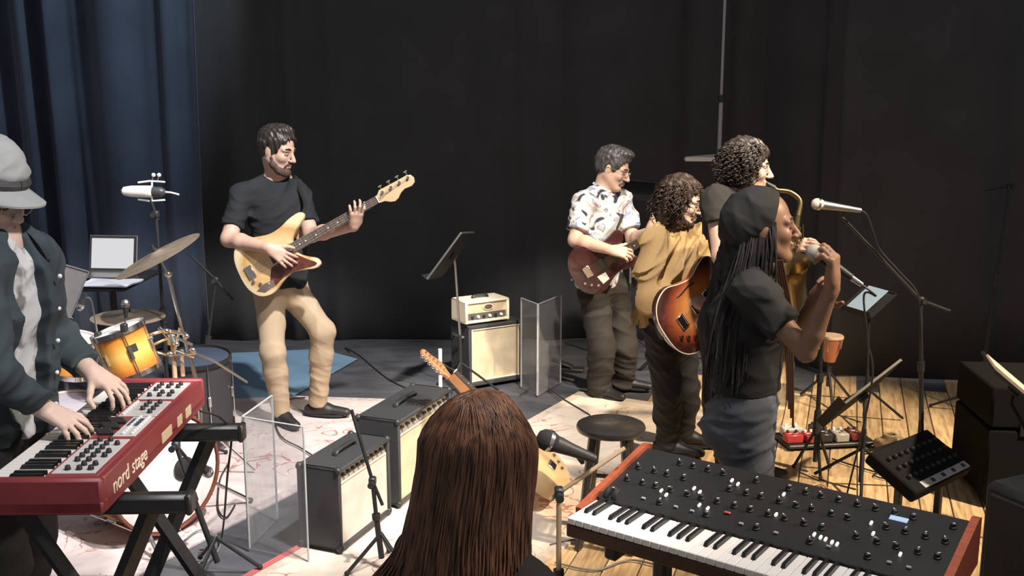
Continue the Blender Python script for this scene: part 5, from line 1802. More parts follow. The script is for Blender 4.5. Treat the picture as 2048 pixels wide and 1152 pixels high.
# ---------------------------------------------------------------- bass player
def bassist():
    base = Vector((-1.30, 5.88, 0.019))
    p = person('man in black t-shirt and tan chinos playing a blond bass guitar', base)
    pel, nk = W(560, 578, 5.88), W(556, 352, 5.90)
    chest = lerp(pel, nk, .68)
    shr, elr, wrr = W(482, 392, 5.82), W(458, 478, 5.68), W(538, 496, 5.515)
    shl, ell_, wrl = W(600, 390, 6.00), W(622, 470, 5.84), W(708, 452, 5.60)
    n = Vector((.42, -.9, 0))
    S = Sdf(.005)
    torso(S, lerp(pel, nk, .2), chest, nk, shl, shr, n, .140, .6)
    arm(S, shr, elr, wrr, (.052, .047, .042, .029))
    arm(S, shl, ell_, wrl, (.052, .045, .040, .028))
    HM = head(S, W(555, 300, 5.86), (.90, -.36, -.24), (.1, 0, 1), 1.08)
    neck(S, HM, nk, .060)
    hand(S, wrr, W(572, 518, 5.515) - wrr, (.1, -.95, .25), 1, (.25, .35, .3), 1.0, .12, thumb_dir=(.85, .5, .0), thumb_bend=(.9, .3, -.1))
    hand(S, wrl, W(716, 412, 5.53) - wrl, (.35, -.9, .2), -1, (.15, .75, .8), 1.0, .16, thumb_dir=(.6, .2, -.7), thumb_bend=(.9, .1, -.3))
    S.build('body', M_SKIN, p, base)
    face_parts(p, base, HM, open_eyes=False)
    hc = hair_cap(HM, .005, .012)
    hc.ell(HM @ Vector((.02, 0, .115)), (.05, .06, .03), HM.to_3x3().normalized(), .02)
    hc.build('hair', M_HAIRD, p, base, strand_noise(.006, 130, 60, 1))
    beard(p, base, HM, mat('stubble_brown', (.075, .045, .034), .7), r=.0205)
    # t-shirt
    T = Sdf(.006)
    torso(T, lerp(pel, nk, .06), chest, nk, shl, shr, n, .158, .68, .012)
    for sh, el in ((shr, elr), (shl, ell_)):
        e = lerp(sh, el, .74)
        T.cone(sh, lerp(sh, el, .85), .068, .066, .03)
        T.cut(e, el - sh, .11)
    T.cut(nk + Vector((.01, -.01, .020)) + n * .02, Vector((.15, -.42, 1)), .11)
    T.cone(lerp(pel, nk, .2), lerp(pel, nk, -.05), .160, .158, .03, (n, .74))
    T.cut(lerp(pel, nk, .02), (0, 0, -1), .3)
    T.build('t_shirt', mat('charcoal_cotton', (.026, .028, .032), .85, spec=.2, noise=.2, nscale=8), p, base, folds(.010, 14, 2))
    # trousers
    hips = (W(589, 588, 5.94), W(540, 592, 5.83))
    kn = (W(646, 662, 5.86), W(546, 705, 5.74))
    an = (W(636, 808, 5.985), W(563, 826, 5.835))
    L = Sdf(.006)
    legs(L, hips, kn, an, n, (.094, .072, .058), .128)
    for a_, k_ in zip(an, kn):
        L.cut(a_, a_ - k_, .12)
    L.cut(pel + Vector((0, 0, .07)), (0, 0, 1), .3)
    L.build('trousers', mat('khaki_chino', (.50, .38, .25), .8, spec=.2, noise=.14, nscale=7), p, base, folds(.006, 15, 5, (.5, .3, .7), 2.2))
    shoe(p, base, Vector((an[0].x, an[0].y, 0)), (.97, -.15, 0), z0=.019)
    shoe(p, base, Vector((an[1].x, an[1].y, 0)), (.62, -.75, 0), z0=.019)
    # bass guitar
    c = W(556, 514, 5.60)
    M = frame(W(800, 374, 5.58) - c, (.08, -1, .18), c)
    m_b = ramp_mat('blond_body', [(0, (.80, .60, .34)), (.55, (.74, .52, .26)), (.85, (.55, .33, .12)), (1, (.78, .62, .38))], radial((3.9, 5.2, 0.1)), .3, .5)
    guard = [(-.09, -.135), (-.02, -.118), (.08, -.124), (.165, -.146), (.185, -.135), (.15, -.095), (.115, -.05), (.09, -.033), (.03, -.034), (-.05, -.036), (-.075, -.06), (-.10, -.10)]
    g = guitar('bass_guitar', 'blond electric bass guitar with tortoiseshell guard held by the bearded man', M, BASS, m_b, .83, -.165, .215, None, None, guard, .042, 4, ((-.02, .05, .03), (.012, .05, .03)), 'fender', m_fret=mat('rosewood_pale', (.20, .15, .12), .45, noise=.3, nscale=30))
    MB().prism([(-.16, -.14), (-.09, -.135), (-.08, -.10), (-.14, -.095), (-.20, -.11)], .0205, .0235).build('control_plate', M_CHROME, g)
    strap(g, [M @ Vector((.245, .14, -.01)), W(612, 405, 5.80), W(597, 372, 5.90), W(580, 362, 6.03), W(520, 470, 6.06), W(486, 540, 5.78), M @ Vector((-.25, 0, -.01))], mat('black_strap', (.02, .02, .022), .7), .018)
bassist()

# ---------------------------------------------------------------- guitarist in patterned shirt
def shirt_material():
    m = bpy.data.materials.new('patterned_shirt')
    m.use_nodes = True
    nt = m.node_tree
    b = nt.nodes['Principled BSDF']
    b.inputs['Roughness'].default_value = .85
    tc = nt.nodes.new('ShaderNodeTexCoord')
    n = nt.nodes.new('ShaderNodeTexNoise')
    n.inputs['Scale'].default_value = 9; n.inputs['Detail'].default_value = 1.5; n.inputs['Distortion'].default_value = 1.2
    nt.links.new(tc.outputs['Object'], n.inputs['Vector'])
    r = nt.nodes.new('ShaderNodeValToRGB')
    e = r.color_ramp.elements
    e[0].position, e[0].color = .36, (.03, .035, .06, 1)
    e[1].position, e[1].color = .42, (.62, .58, .56, 1)
    for q, c in ((.55, (.64, .60, .57)), (.585, (.16, .20, .34)), (.66, (.55, .52, .52)), (.70, (.30, .16, .13))):
        k = e.new(q); k.color = (*c, 1)
    nt.links.new(n.outputs['Fac'], r.inputs['Fac'])
    # the front panel is woven in blue checks
    wv = []
    for ax, sc_ in (('X', 26), ('Z', 22)):
        w = nt.nodes.new('ShaderNodeTexWave')
        w.bands_direction = ax
        w.inputs['Scale'].default_value = sc_
        w.inputs['Distortion'].default_value = 1.5
        nt.links.new(tc.outputs['Object'], w.inputs['Vector'])
        wv.append(w)
    mm_ = nt.nodes.new('ShaderNodeMath'); mm_.operation = 'MULTIPLY'
    nt.links.new(wv[0].outputs['Fac'], mm_.inputs[0]); nt.links.new(wv[1].outputs['Fac'], mm_.inputs[1])
    r2 = nt.nodes.new('ShaderNodeValToRGB')
    r2.color_ramp.elements[0].position, r2.color_ramp.elements[0].color = .1, (.05, .08, .20, 1)
    r2.color_ramp.elements[1].position, r2.color_ramp.elements[1].color = .6, (.42, .46, .58, 1)
    nt.links.new(mm_.outputs[0], r2.inputs['Fac'])
    dt = nt.nodes.new('ShaderNodeVectorMath'); dt.operation = 'DOT_PRODUCT'
    dt.inputs[1].default_value = (.72, -.68, 0)
    nt.links.new(tc.outputs['Object'], dt.inputs[0])
    mr = nt.nodes.new('ShaderNodeMapRange')
    mr.inputs['From Min'].default_value = .085; mr.inputs['From Max'].default_value = .10
    nt.links.new(dt.outputs['Value'], mr.inputs['Value'])
    mx = nt.nodes.new('ShaderNodeMix'); mx.data_type = 'RGBA'
    nt.links.new(mr.outputs[0], mx.inputs[0])
    nt.links.new(r.outputs['Color'], mx.inputs[6]); nt.links.new(r2.outputs['Color'], mx.inputs[7])
    nt.links.new(mx.outputs[2], b.inputs['Base Color'])
    return m

def plaid():
    base = Vector((.68, 6.44, 0.012))
    p = person('man with glasses in a patterned short-sleeved shirt and dark trousers playing guitar', base)
    pel, nk = W(1196, 565, 6.46), W(1206, 380, 6.46)
    chest = lerp(pel, nk, .66)
    shr, elr, wrr = W(1166, 405, 6.32), W(1150, 480, 6.22), W(1222, 500, 6.08)
    shl, ell_, wrl = W(1243, 400, 6.58), W(1266, 480, 6.44), W(1300, 462, 6.22)
    n = Vector((.72, -.68, 0))
    S = Sdf(.005)
    torso(S, lerp(pel, nk, .2), chest, nk, shl, shr, n, .138, .6)
    arm(S, shr, elr, wrr, (.05, .044, .042, .029))
    arm(S, shl, ell_, wrl, (.05, .044, .040, .028))
    HM = head(S, W(1226, 337, 6.44), (.86, -.36, -.34), (.2, 0, 1), 1.06)
    neck(S, HM, nk, .058)
    hand(S, wrr, Vector((.85, -.15, -.15)), (.1, -.85, .55), 1, (.5, .7, .5), 1.0, .1)
    hand(S, wrl, Vector((.35, -.25, .85)), (.2, -1, .1), -1, (.3, .9, .7), 1.0, .12, thumb_dir=(.6, .2, -.7))
    S.build('body', M_SKIN, p, base)
    face_parts(p, base, HM, M_HAIRG, open_eyes=False)
    hc = hair_cap(HM, .005, .012)
    hc.ell(HM @ Vector((.045, 0, .112)), (.055, .06, .03), HM.to_3x3().normalized(), .02)
    hc.build('hair', M_HAIRG, p, base, strand_noise(.005, 150, 60, 4))
    beard(p, base, HM, M_HAIRG, False)
    glasses(p, base, HM, M_STEEL, .023, .0014)
    T = Sdf(.006)
    torso(T, lerp(pel, nk, .02), chest, nk, shl, shr, n, .160, .72, .018, .01)
    T.cone(lerp(pel, nk, .25), lerp(pel, nk, -.12), .175, .185, .03, (n, .74))
    for sh, el in ((shr, elr), (shl, ell_)):
        e = lerp(sh, el, .76)
        T.cone(sh, lerp(sh, el, .9), .07, .078, .03)
        T.cut(e, el - sh, .12)
    T.cut(nk + Vector((.02, -.01, .04)), Vector((.3, -.35, 1)), .10)
    T.cut(lerp(pel, nk, -.04), (0, 0, -1), .3)
    sh_o = T.build('shirt', shirt_material(), p, base, folds(.012, 14, 7))
    for s in (-1, 1):
        side = Vector((-n.y, n.x, 0)).normalized() * s
        a = nk + side * .06 + Vector((0, 0, .055)) - n.normalized() * .03
        b = nk + n.normalized() * .075 + side * .018 + Vector((0, 0, .0))
        c2 = nk + n.normalized() * .085 + side * .07 + Vector((0, 0, -.035))
        MB(base).add([a, b, c2, a + Vector((0, 0, -.012)) + side * .012, b + n * .006, c2 + n * .008 + side * .004], [(0, 1, 2), (5, 4, 3), (0, 3, 4, 1), (1, 4, 5, 2), (2, 5, 3, 0)]).build('collar', sh_o.data.materials[0], sh_o)
    hips = (W(1226, 580, 6.52), W(1186, 585, 6.40))
    kn = (W(1248, 690, 6.48), W(1204, 695, 6.32))
    an = (W(1246, 764, 6.58), W(1198, 779, 6.40))
    L = Sdf(.006)
    legs(L, hips, kn, an, n, (.104, .09, .085), .135)
    for a_, k_ in zip(an, kn):
        L.cut(a_ + Vector((0, 0, -.035)), a_ - k_, .14)
    L.cut(pel + Vector((0, 0, .07)), (0, 0, 1), .3)
    L.build('trousers', mat('dark_brown_trousers', (.042, .036, .031), .8, spec=.25, noise=.25, nscale=7), p, base, folds(.012, 14, 9))
    shoe(p, base, Vector((an[0].x, an[0].y, 0)), (.9, -.3, 0), z0=.0195)
    shoe(p, base, Vector((an[1].x, an[1].y, 0)), (.7, -.6, 0), z0=.019)
    c = W(1212, 520, 6.16)
    M = frame(Vector((.72, -.10, .44)), (.30, -1, .05), c)
    g = guitar('electric_guitar', 'dark red solid electric guitar worn by the man in the patterned shirt', M, SINGLE, mat('dark_red_mahogany', (.050, .015, .013), .28, coat=.5, noise=.25, nscale=9), .62, -.12, .18, mat('mahogany_neck', (.16, .06, .03), .4), None, None, .045, 6, ((-.03, .07, .038), (.06, .07, .038)))
    MB().prism([(-.10, -.06), (-.04, -.06), (-.04, -.11), (-.09, -.12)], .0225, .0245).build('pickguard', mat('cream_guard', (.70, .66, .58), .35), g)
    strap(g, [M @ Vector((.15, .13, -.01)), W(1246, 420, 6.50), W(1236, 378, 6.56), W(1205, 400, 6.66), W(1160, 500, 6.55), W(1152, 545, 6.40), M @ Vector((-.24, 0, -.01))], MATS['black_strap'], .016)
plaid()

# ---------------------------------------------------------------- long-haired guitarist in mustard jacket
def mustard():
    base = Vector((.88, 5.32, 0.019))
    p = person('man with long curly hair in a mustard jacket bending over his guitar', base)
    pel, nk = W(1336, 640, 5.34), W(1348, 462, 5.32)
    chest = lerp(pel, nk, .66)
    shr, elr, wrr = W(1306, 492, 5.20), W(1300, 592, 5.10), W(1376, 600, 4.98)
    shl, ell_, wrl = W(1384, 480, 5.46), W(1420, 560, 5.40), W(1462, 548, 5.22)
    n = Vector((.80, -.58, 0))
    S = Sdf(.005)
    torso(S, lerp(pel, nk, .2), chest, nk, shl, shr, n, .138, .6)
    arm(S, shr, elr, wrr, (.05, .044, .04, .028))
    arm(S, shl, ell_, wrl, (.05, .044, .04, .028))
    HM = head(S, W(1362, 402, 5.26), (.95, -.24, -.26), (.25, 0, 1), 1.02)
    neck(S, HM, nk, .055)
    hand(S, wrr, Vector((.85, -.1, -.2)), (.1, -.8, .6), 1, (.45, .6, .5), 1.0, .1)
    hand(S, wrl, Vector((.3, -.2, .85)), (.2, -1, .1), -1, (.3, .9, .7), 1.0, .12, thumb_dir=(.6, .2, -.7))
    S.build('body', M_SKIN, p, base)
    face_parts(p, base, HM, M_HAIRBR, open_eyes=False)
    glasses(p, base, HM, M_BLKP, .025, .0024)
    beard(p, base, HM, M_HAIRBR, True, r=.015)
    hc = hair_cap(HM, .006, .012)
    P = lambda x, y, z: HM @ Vector((x, y, z))
    R3 = HM.to_3x3().normalized()
    hc.ops = hc.ops[:2]
    hc.ell(P(-.045, 0, -.04), (.085, .10, .11), R3, .03)
    hc.ell(P(-.03, -.05, -.10), (.055, .04, .07), R3, .03)
    hc.ell(P(-.03, .05, -.10), (.055, .04, .07), R3, .03)
    hc.ell(P(.125, 0, -.040), (.115, .13, .120), R3, .01, sub=True)
    hc.build('hair', M_HAIRBR, p, base, strand_noise(.008, 95, 70, 6))
    curls(HM, base, p, M_HAIRBR, 560, (.110, .090, .100), .13, 5, .009, .0046, .03, .9, 3.2)
    T = Sdf(.006)
    torso(T, lerp(pel, nk, .02), chest, nk, shl, shr, n, .165, .82, .03, .015)
    T.cone(lerp(pel, nk, .3), lerp(pel, nk, -.06), .19, .195, .03, (n, .85))
    for sh, el, wr in ((shr, elr, wrr), (shl, ell_, wrl)):
        T.cone(sh, el, .082, .075, .035)
        T.cone(el, lerp(el, wr, .95), .075, .052, .03)
        T.cut(lerp(el, wr, .82), wr - el, .10)
    T.cone(nk + Vector((-.01, .0, .0)), nk + Vector((-.005, 0, .045)), .075, .07, .02)
    T.cut(nk + Vector((0, 0, .055)), (.2, -.1, 1), .09)
    T.cut(lerp(pel, nk, -.03), (0, 0, -1), .3)
    jk = mat('mustard_canvas', (.36, .235, .11), .85, spec=.15, noise=.18, nscale=9, bump=.2, bscale=250)
    T.build('jacket', jk, p, base, folds(.042, 17, 12, (1, .2, .25), 2.4))
    hips = (W(1356, 655, 5.40), W(1320, 660, 5.26))
    kn = (W(1372, 775, 5.40), W(1334, 785, 5.22))
    an = (W(1366, 872, 5.46), W(1336, 888, 5.30))
    L = Sdf(.006)
    legs(L, hips, kn, an, n, (.098, .078, .066), .13)
    for a_, k_ in zip(an, kn):
        L.cut(a_ + Vector((0, 0, -.03)), a_ - k_, .12)
    L.build('jeans', mat('black_denim', (.026, .025, .026), .75, spec=.25, noise=.3, nscale=8), p, base, folds(.011, 16, 3))
    for a_ in an:
        shoe(p, base, Vector((a_.x, a_.y, 0)), (.9, -.4, 0), z0=.019)
    c = W(1392, 608, 5.0)
    M = frame(Vector((.60, .36, .50)), (.42, -1, .05), c)
    m_s = ramp_mat('sunburst_top', [(0, (.62, .30, .10)), (.45, (.58, .22, .06)), (.8, (.28, .06, .025)), (1, (.05, .015, .01))], radial((3.9, 5.0, 0.1)), .25, .6)
    g = guitar('electric_guitar', 'sunburst hollow-body electric guitar with pale edging held by the man in mustard', M, SEMI, m_s, .62, -.12, .18, MATS['mahogany_neck'], mat('cream_guard', (.70, .66, .58), .35), [(-.08, -.11), (.04, -.08), (.10, -.10), (.10, -.045), (-.06, -.045)], .05, 6, ((-.03, .07, .038), (.06, .07, .038)), binding=M_CREAM, fholes=True)
    strap(g, [M @ Vector((.13, .04, -.03)), W(1400, 520, 5.30), W(1384, 468, 5.42), W(1350, 480, 5.52), W(1300, 600, 5.42), W(1310, 655, 5.2), M @ Vector((-.25, 0, -.01))], MATS['black_strap'], .022)
mustard()

# ---------------------------------------------------------------- saxophonist
def sax():
    base = Vector((1.10, 4.85, 0.014))
    p = person('saxophone player with dark curly hair in a black t-shirt behind the singer', base)
    pel, nk = W(1478, 600, 4.86), W(1474, 392, 4.84)
    chest = lerp(pel, nk, .66)
    shr, elr, wrr = W(1432, 402, 4.72), W(1444, 512, 4.62), W(1530, 575, 4.52)
    shl, ell_, wrl = W(1520, 410, 4.98), W(1560, 500, 4.90), W(1582, 500, 4.66)
    n = Vector((.80, -.6, 0))
    S = Sdf(.005)
    torso(S, lerp(pel, nk, .2), chest, nk, shl, shr, n, .138, .6)
    arm(S, shr, elr, wrr, (.052, .046, .042, .028))
    arm(S, shl, ell_, wrl, (.05, .044, .04, .028))
    HM = head(S, W(1494, 333, 4.80), (.96, -.2, -.10), (.05, 0, 1), 1.04)
    neck(S, HM, nk, .058)
    hand(S, wrr, Vector((.6, -.1, -.6)), (.3, -.9, .3), 1, (.5, .6, .5), 1.0, .1)
    hand(S, wrl, Vector((.3, -.6, .3)), (-.3, -.6, .6), -1, (.5, .6, .5), 1.0, .1)
    S.build('body', M_SKIN, p, base)
    face_parts(p, base, HM)
    hc = hair_cap(HM, .006, .010)
    hc.ops = hc.ops[:2]
    P = lambda x, y, z: HM @ Vector((x, y, z))
    R3 = HM.to_3x3().normalized()
    hc.ell(P(-.045, 0, -.03), (.075, .085, .09), R3, .03)
    hc.ell(P(.125, 0, -.045), (.100, .12, .115), R3, .01, sub=True)
    hc.build('hair', M_HAIRD, p, base, strand_noise(.008, 95, 80, 8))
    curls(HM, base, p, M_HAIRD, 560, (.106, .088, .098), .085, 9, .009, .0044, .045, .6, 2.8)
    T = Sdf(.006)
    torso(T, lerp(pel, nk, .02), chest, nk, shl, shr, n, .158, .72, .016)
    for sh, el in ((shr, elr), (shl, ell_)):
        T.cone(sh, lerp(sh, el, .5), .075, .08, .03)
        T.cut(lerp(sh, el, .42), el - sh, .12)
    T.cut(nk + Vector((.02, -.01, .04)), Vector((.3, -.35, 1)), .10)
    T.cut(lerp(pel, nk, -.02), (0, 0, -1), .3)
    T.build('t_shirt', mat('washed_black_cotton', (.030, .027, .025), .85, spec=.2, noise=.2, nscale=8), p, base, folds(.010, 14, 15))
    hips = (W(1500, 620, 4.92), W(1460, 625, 4.80))
    kn = (W(1500, 770, 4.94), W(1468, 780, 4.78))
    an = (Vector((kn[0].x + .02, 5.0, .10)), Vector((kn[1].x, 4.86, .10)))
    L = Sdf(.007)
    legs(L, hips, kn, an, n, (.095, .075, .066), .13)
    for a_, k_ in zip(an, kn):
        L.cut(a_ + Vector((0, 0, -.03)), a_ - k_, .12)
    L.build('trousers', MATS['black_denim'], p, base, folds(.010, 15, 4))
    for a_ in an:
        shoe(p, base, Vector((a_.x, a_.y, 0)), (.9, -.4, 0), z0=.014)
    # tenor saxophone
    o = W(1590, 470, 4.62)
    t = thing('saxophone', 'brass saxophone with curved neck played behind the singer', 'saxophone', o)
    mp, n1, n2, n3, n4 = W(1533, 366, 4.68), W(1556, 380, 4.68), W(1580, 384, 4.67), W(1600, 402, 4.66), W(1596, 432, 4.64)
    MB(o).tube([mp, lerp(mp, n1, .7)], [.008, .013], 10).build('mouthpiece', M_BLKP, t, True)
    MB(o).tube(catmull([lerp(mp, n1, .6), n1, n2, n3, n4], 6), [.008 + .006 * k / 24 for k in range(25)], 12).build('neck_pipe', M_BRASS, t, True)
    b0, b1 = n4, W(1560, 640, 4.56)
    N = 12
    MB(o).tube([lerp(b0, b1, k / N) for k in range(N + 1)], [.014 + .022 * k / N for k in range(N + 1)], 14).build('body_tube', M_BRASS, t, True)
    bow = catmull([b1, W(1560, 672, 4.54), W(1582, 680, 4.50), W(1600, 655, 4.48), W(1596, 600, 4.48), W(1590, 555, 4.47), W(1584, 528, 4.45)], 5)
    K = len(bow)
    MB(o).tube(bow, [.036 + (.010 * k / K) + (.055 * max(0, (k / K - .72) / .28) ** 2) for k in range(K)], 18, cap=False).build('bell', M_BRASS, t, True)
    for k in range(9):
        q = lerp(b0, b1, .12 + k * .09)
        side = Vector((.3, -.9, .1)).normalized()
        kk = MB(o).lathe([(.001, .006), (.012, .006), (.013, .0)], frame((1, 0, .2), side, q + side * (.02 + .018 * k / 9)), 14).build('key_cup', M_BRASS, t, True)
        MB(o).cyl(q + side * .02 + Vector((.02, 0, .02)), q + side * .03 + Vector((.02, 0, -.05)), .003, n=6).build('key_rod', M_BRASS, kk, True)
    MB(o).tube(catmull([W(1530, 360, 4.9), W(1500, 420, 4.66), W(1540, 500, 4.58), lerp(b0, b1, .3)], 6), .006, 6).build('neck_strap', M_CABLE, t, True)
sax()

# ---------------------------------------------------------------- singer
def singer():
    base = Vector((.82, 3.32, 0.014))
    p = person('woman in black cap, t-shirt and jeans singing into a hand-held microphone', base)
    pel, nk = W(1488, 812, 3.30), W(1500, 545, 3.29)
    chest = lerp(pel, nk, .70)
    shr, elr, wrr = W(1508, 585, 3.14), W(1612, 704, 3.02), W(1664, 574, 2.965)
    shl, ell_, wrl = W(1505, 572, 3.46), W(1560, 705, 3.48), W(1630, 600, 3.26)
    n = Vector((.93, -.36, 0))
    S = Sdf(.0045)
    torso(S, pel, chest, nk, shl, shr, n, .130, .70)
    arm(S, shr, elr, wrr, (.042, .033, .031, .021), .008)
    arm(S, shl, ell_, wrl, (.042, .033, .031, .021))
    HM = head(S, W(1526, 453, 3.26), (1.0, -.10, .06), (-.06, 0, 1), 1.0, nose=.7)
    neck(S, HM, nk, .047)
    m0, m1 = W(1628, 505, 2.99), W(1692, 548, 2.99)
    md = (m1 - m0).normalized()
    # right hand closed round the microphone
    hand(S, wrr, Vector((-.02, -.05, 1)), (.85, -.55, .05), -1, (.85, 1.15, .9), 1.02, .05, thumb_dir=(.75, .35, -.6), thumb_bend=(.8, -.4, -.5))
    hand(S, wrl, Vector((.3, -.5, .6)), (.6, .6, .2), 1, (.6, .8, .6), .92, .06)
    S.build('body', M_SKIND, p, base)
    face_parts(p, base, HM, M_HAIRD, M_LIPD, open_eyes=False, browr=.0035)
    # wrapped black cap
    C = Sdf(.005)
    P = lambda x, y, z: HM @ Vector((x, y, z))
    R3 = HM.to_3x3().normalized()
    C.ell(P(-.022, 0, .038), (.106, .086, .098), R3, .02)
    C.ell(P(-.075, 0, -.005), (.070, .078, .085), R3, .04)
    C.cut(P(.035, 0, .045), R3 @ Vector((.92, 0, -.30)), .16)
    C.cut(P(.0, 0, -.06), R3 @ Vector((.3, 0, -1)), .13)
    C.build('cap', mat('black_cap', (.030, .029, .028), .8, spec=.2, noise=.2), p, base, folds(.004, 26, 4))
    # long braids
    r = random.Random(4)
    mb = MB(base)
    for i in range(110):
        t = r.random()
        a = -2.9 + 2.2 * t
        x0 = P(-.03 - .07 * t * r.random(), -.07 + .14 * r.random(), -.02 - .05 * r.random())
        x0 = P(.030 - .11 * t, (-.072 + .008 * r.random()) if r.random() < .6 else .075 * r.uniform(-1, 1), .03 - .02 * r.random() - .06 * t)
        dx = -.10 * t + r.uniform(-.02, .03)
        Lz = r.uniform(.34, .54) if t > .25 else r.uniform(.22, .36)
        q = [x0, x0 + Vector((dx * .3, -.02 + r.uniform(-.02, .02), -Lz * .25)), x0 + Vector((dx * .75, -.035 + r.uniform(-.03, .03), -Lz * .6)), x0 + Vector((dx, -.03 + r.uniform(-.04, .04), -Lz))]
        pts = catmull(q, 7)
        mb.tube(pts, [(.0046 if k % 2 else .0034) * (1 - .3 * k / len(pts)) for k in range(len(pts))], 5)
    o = mb.build('braids', mat('braid_black', (.022, .019, .018), .75, spec=.25, noise=.2, nscale=30), p, True)
    o['kind'] = 'stuff'
    # mass of hair down the back
    H = Sdf(.007)
    H.cone(P(-.060, 0, -.03), W(1448, 650, 3.34), .072, .078, .04)
    H.cone(W(1448, 650, 3.34), W(1436, 860, 3.36), .078, .05, .04)
    H.build('hair', MATS['braid_black'], p, base, strand_noise(.008, 130, 20, 3))
    mb = MB(base)
    for i in range(4):
        x = W(1574 + i * 5, 600, 3.05)
        q = [W(1552 + i * 4, 520, 3.20), W(1566 + i * 5, 620, 3.22), W(1574 + i * 4, 740, 3.22), W(1574 + i * 4, 800 + 18 * i, 3.22)]
        mb.tube(catmull(q, 8), .0038, 5)
    o = mb.build('front_braids', mat('braid_brown', (.11, .045, .025), .5), p, True)
    o['kind'] = 'stuff'
    # t-shirt
    T = Sdf(.006)
    torso(T, lerp(pel, nk, .04), chest, nk, shl, shr, n, .140, .78, .016)
    T.ell(lerp(pel, nk, .66) + n.normalized() * .07, (.09, .12, .08), frame(n, (0, 0, 1)), .05)
    for sh, el in ((shr, elr), (shl, ell_)):
        T.cone(sh, lerp(sh, el, .66), .062, .066, .03)
        T.cut(lerp(sh, el, .60), el - sh, .13)
    T.cut(nk + Vector((.02, -.01, .04)), Vector((.3, -.2, 1)), .09)
    T.cut(W(1488, 776, 3.30), (0, 0, -1), .3)
    T.build('t_shirt', mat('black_cotton', (.030, .029, .029), .85, spec=.2, noise=.15, nscale=9), p, base, folds(.009, 17, 21))
    hips = (W(1496, 830, 3.40), W(1490, 834, 3.22))
    kn = (W(1512, 1090, 3.42), W(1496, 1100, 3.18))
    an = (Vector((kn[0].x, 3.52, .11)), Vector((kn[1].x - .01, 3.28, .11)))
    L = Sdf(.006)
    legs(L, hips, kn, an, n, (.098, .066, .05), .128, .03)
    L.ell(W(1452, 850, 3.31), (.09, .13, .10), frame(n, (0, 0, 1)), .05)
    for a_, k_ in zip(an, kn):
        L.cut(a_ + Vector((0, 0, -.02)), a_ - k_, .10)
    L.cut(W(1488, 760, 3.30), (0, 0, 1), .3)
    j = L.build('jeans', mat('grey_blue_denim', (.105, .115, .135), .8, spec=.2, noise=.25, nscale=9, bump=.15, bscale=350), p, base, folds(.011, 19, 23))
    pk = W(1475, 842, 3.10)
    for a_ in an:
        shoe(p, base, Vector((a_.x, a_.y, 0)), (.97, -.2, 0), z0=.014)
    # hand microphone and its cable
    m = thing('microphone', 'hand-held vocal microphone at the singer\'s mouth', 'microphone', m0)
    microphone(m, Vector((0, 0, 0)), md, .14, M_BLKP, MATS['mic_grille_bright'], .026)
    MB(m0).cyl(m0 + md * .135, m0 + md * .18, .010, .008, 12).build('plug', M_CHROME, m, True)
    e = m0 + md * .175
    pts = catmull([e, e + md * .06 + Vector((0, 0, -.005)), W(1728, 590, 3.0), W(1735, 680, 3.05), W(1738, 800, 3.3), Vector((1.2, 3.6, .03)), Vector((1.35, 3.9, .02)), Vector((1.5, 4.3, .02))], 8)
    tag(MB().tube(pts, .0034, 6).build('microphone_cable', mat('grey_cable', (.06, .058, .055), .6), None, True), 'cable hanging from the singer\'s microphone', 'cable')
singer()

# ---------------------------------------------------------------- keyboard player
def tee_material():
    m = bpy.data.materials.new('printed_tee')
    m.use_nodes = True
    nt = m.node_tree
    b = nt.nodes['Principled BSDF']
    b.inputs['Roughness'].default_value = .85
    tc = nt.nodes.new('ShaderNodeTexCoord')
    n = nt.nodes.new('ShaderNodeTexNoise')
    n.inputs['Scale'].default_value = 8; n.inputs['Detail'].default_value = 3
    nt.links.new(tc.outputs['Object'], n.inputs['Vector'])
    r = nt.nodes.new('ShaderNodeValToRGB')
    e = r.color_ramp.elements
    e[0].position, e[0].color = .40, (.18, .18, .17, 1)
    e[1].position, e[1].color = .46, (.54, .54, .54, 1)
    nt.links.new(n.outputs['Fac'], r.inputs['Fac'])
    nt.links.new(r.outputs['Color'], b.inputs['Base Color'])
    return m

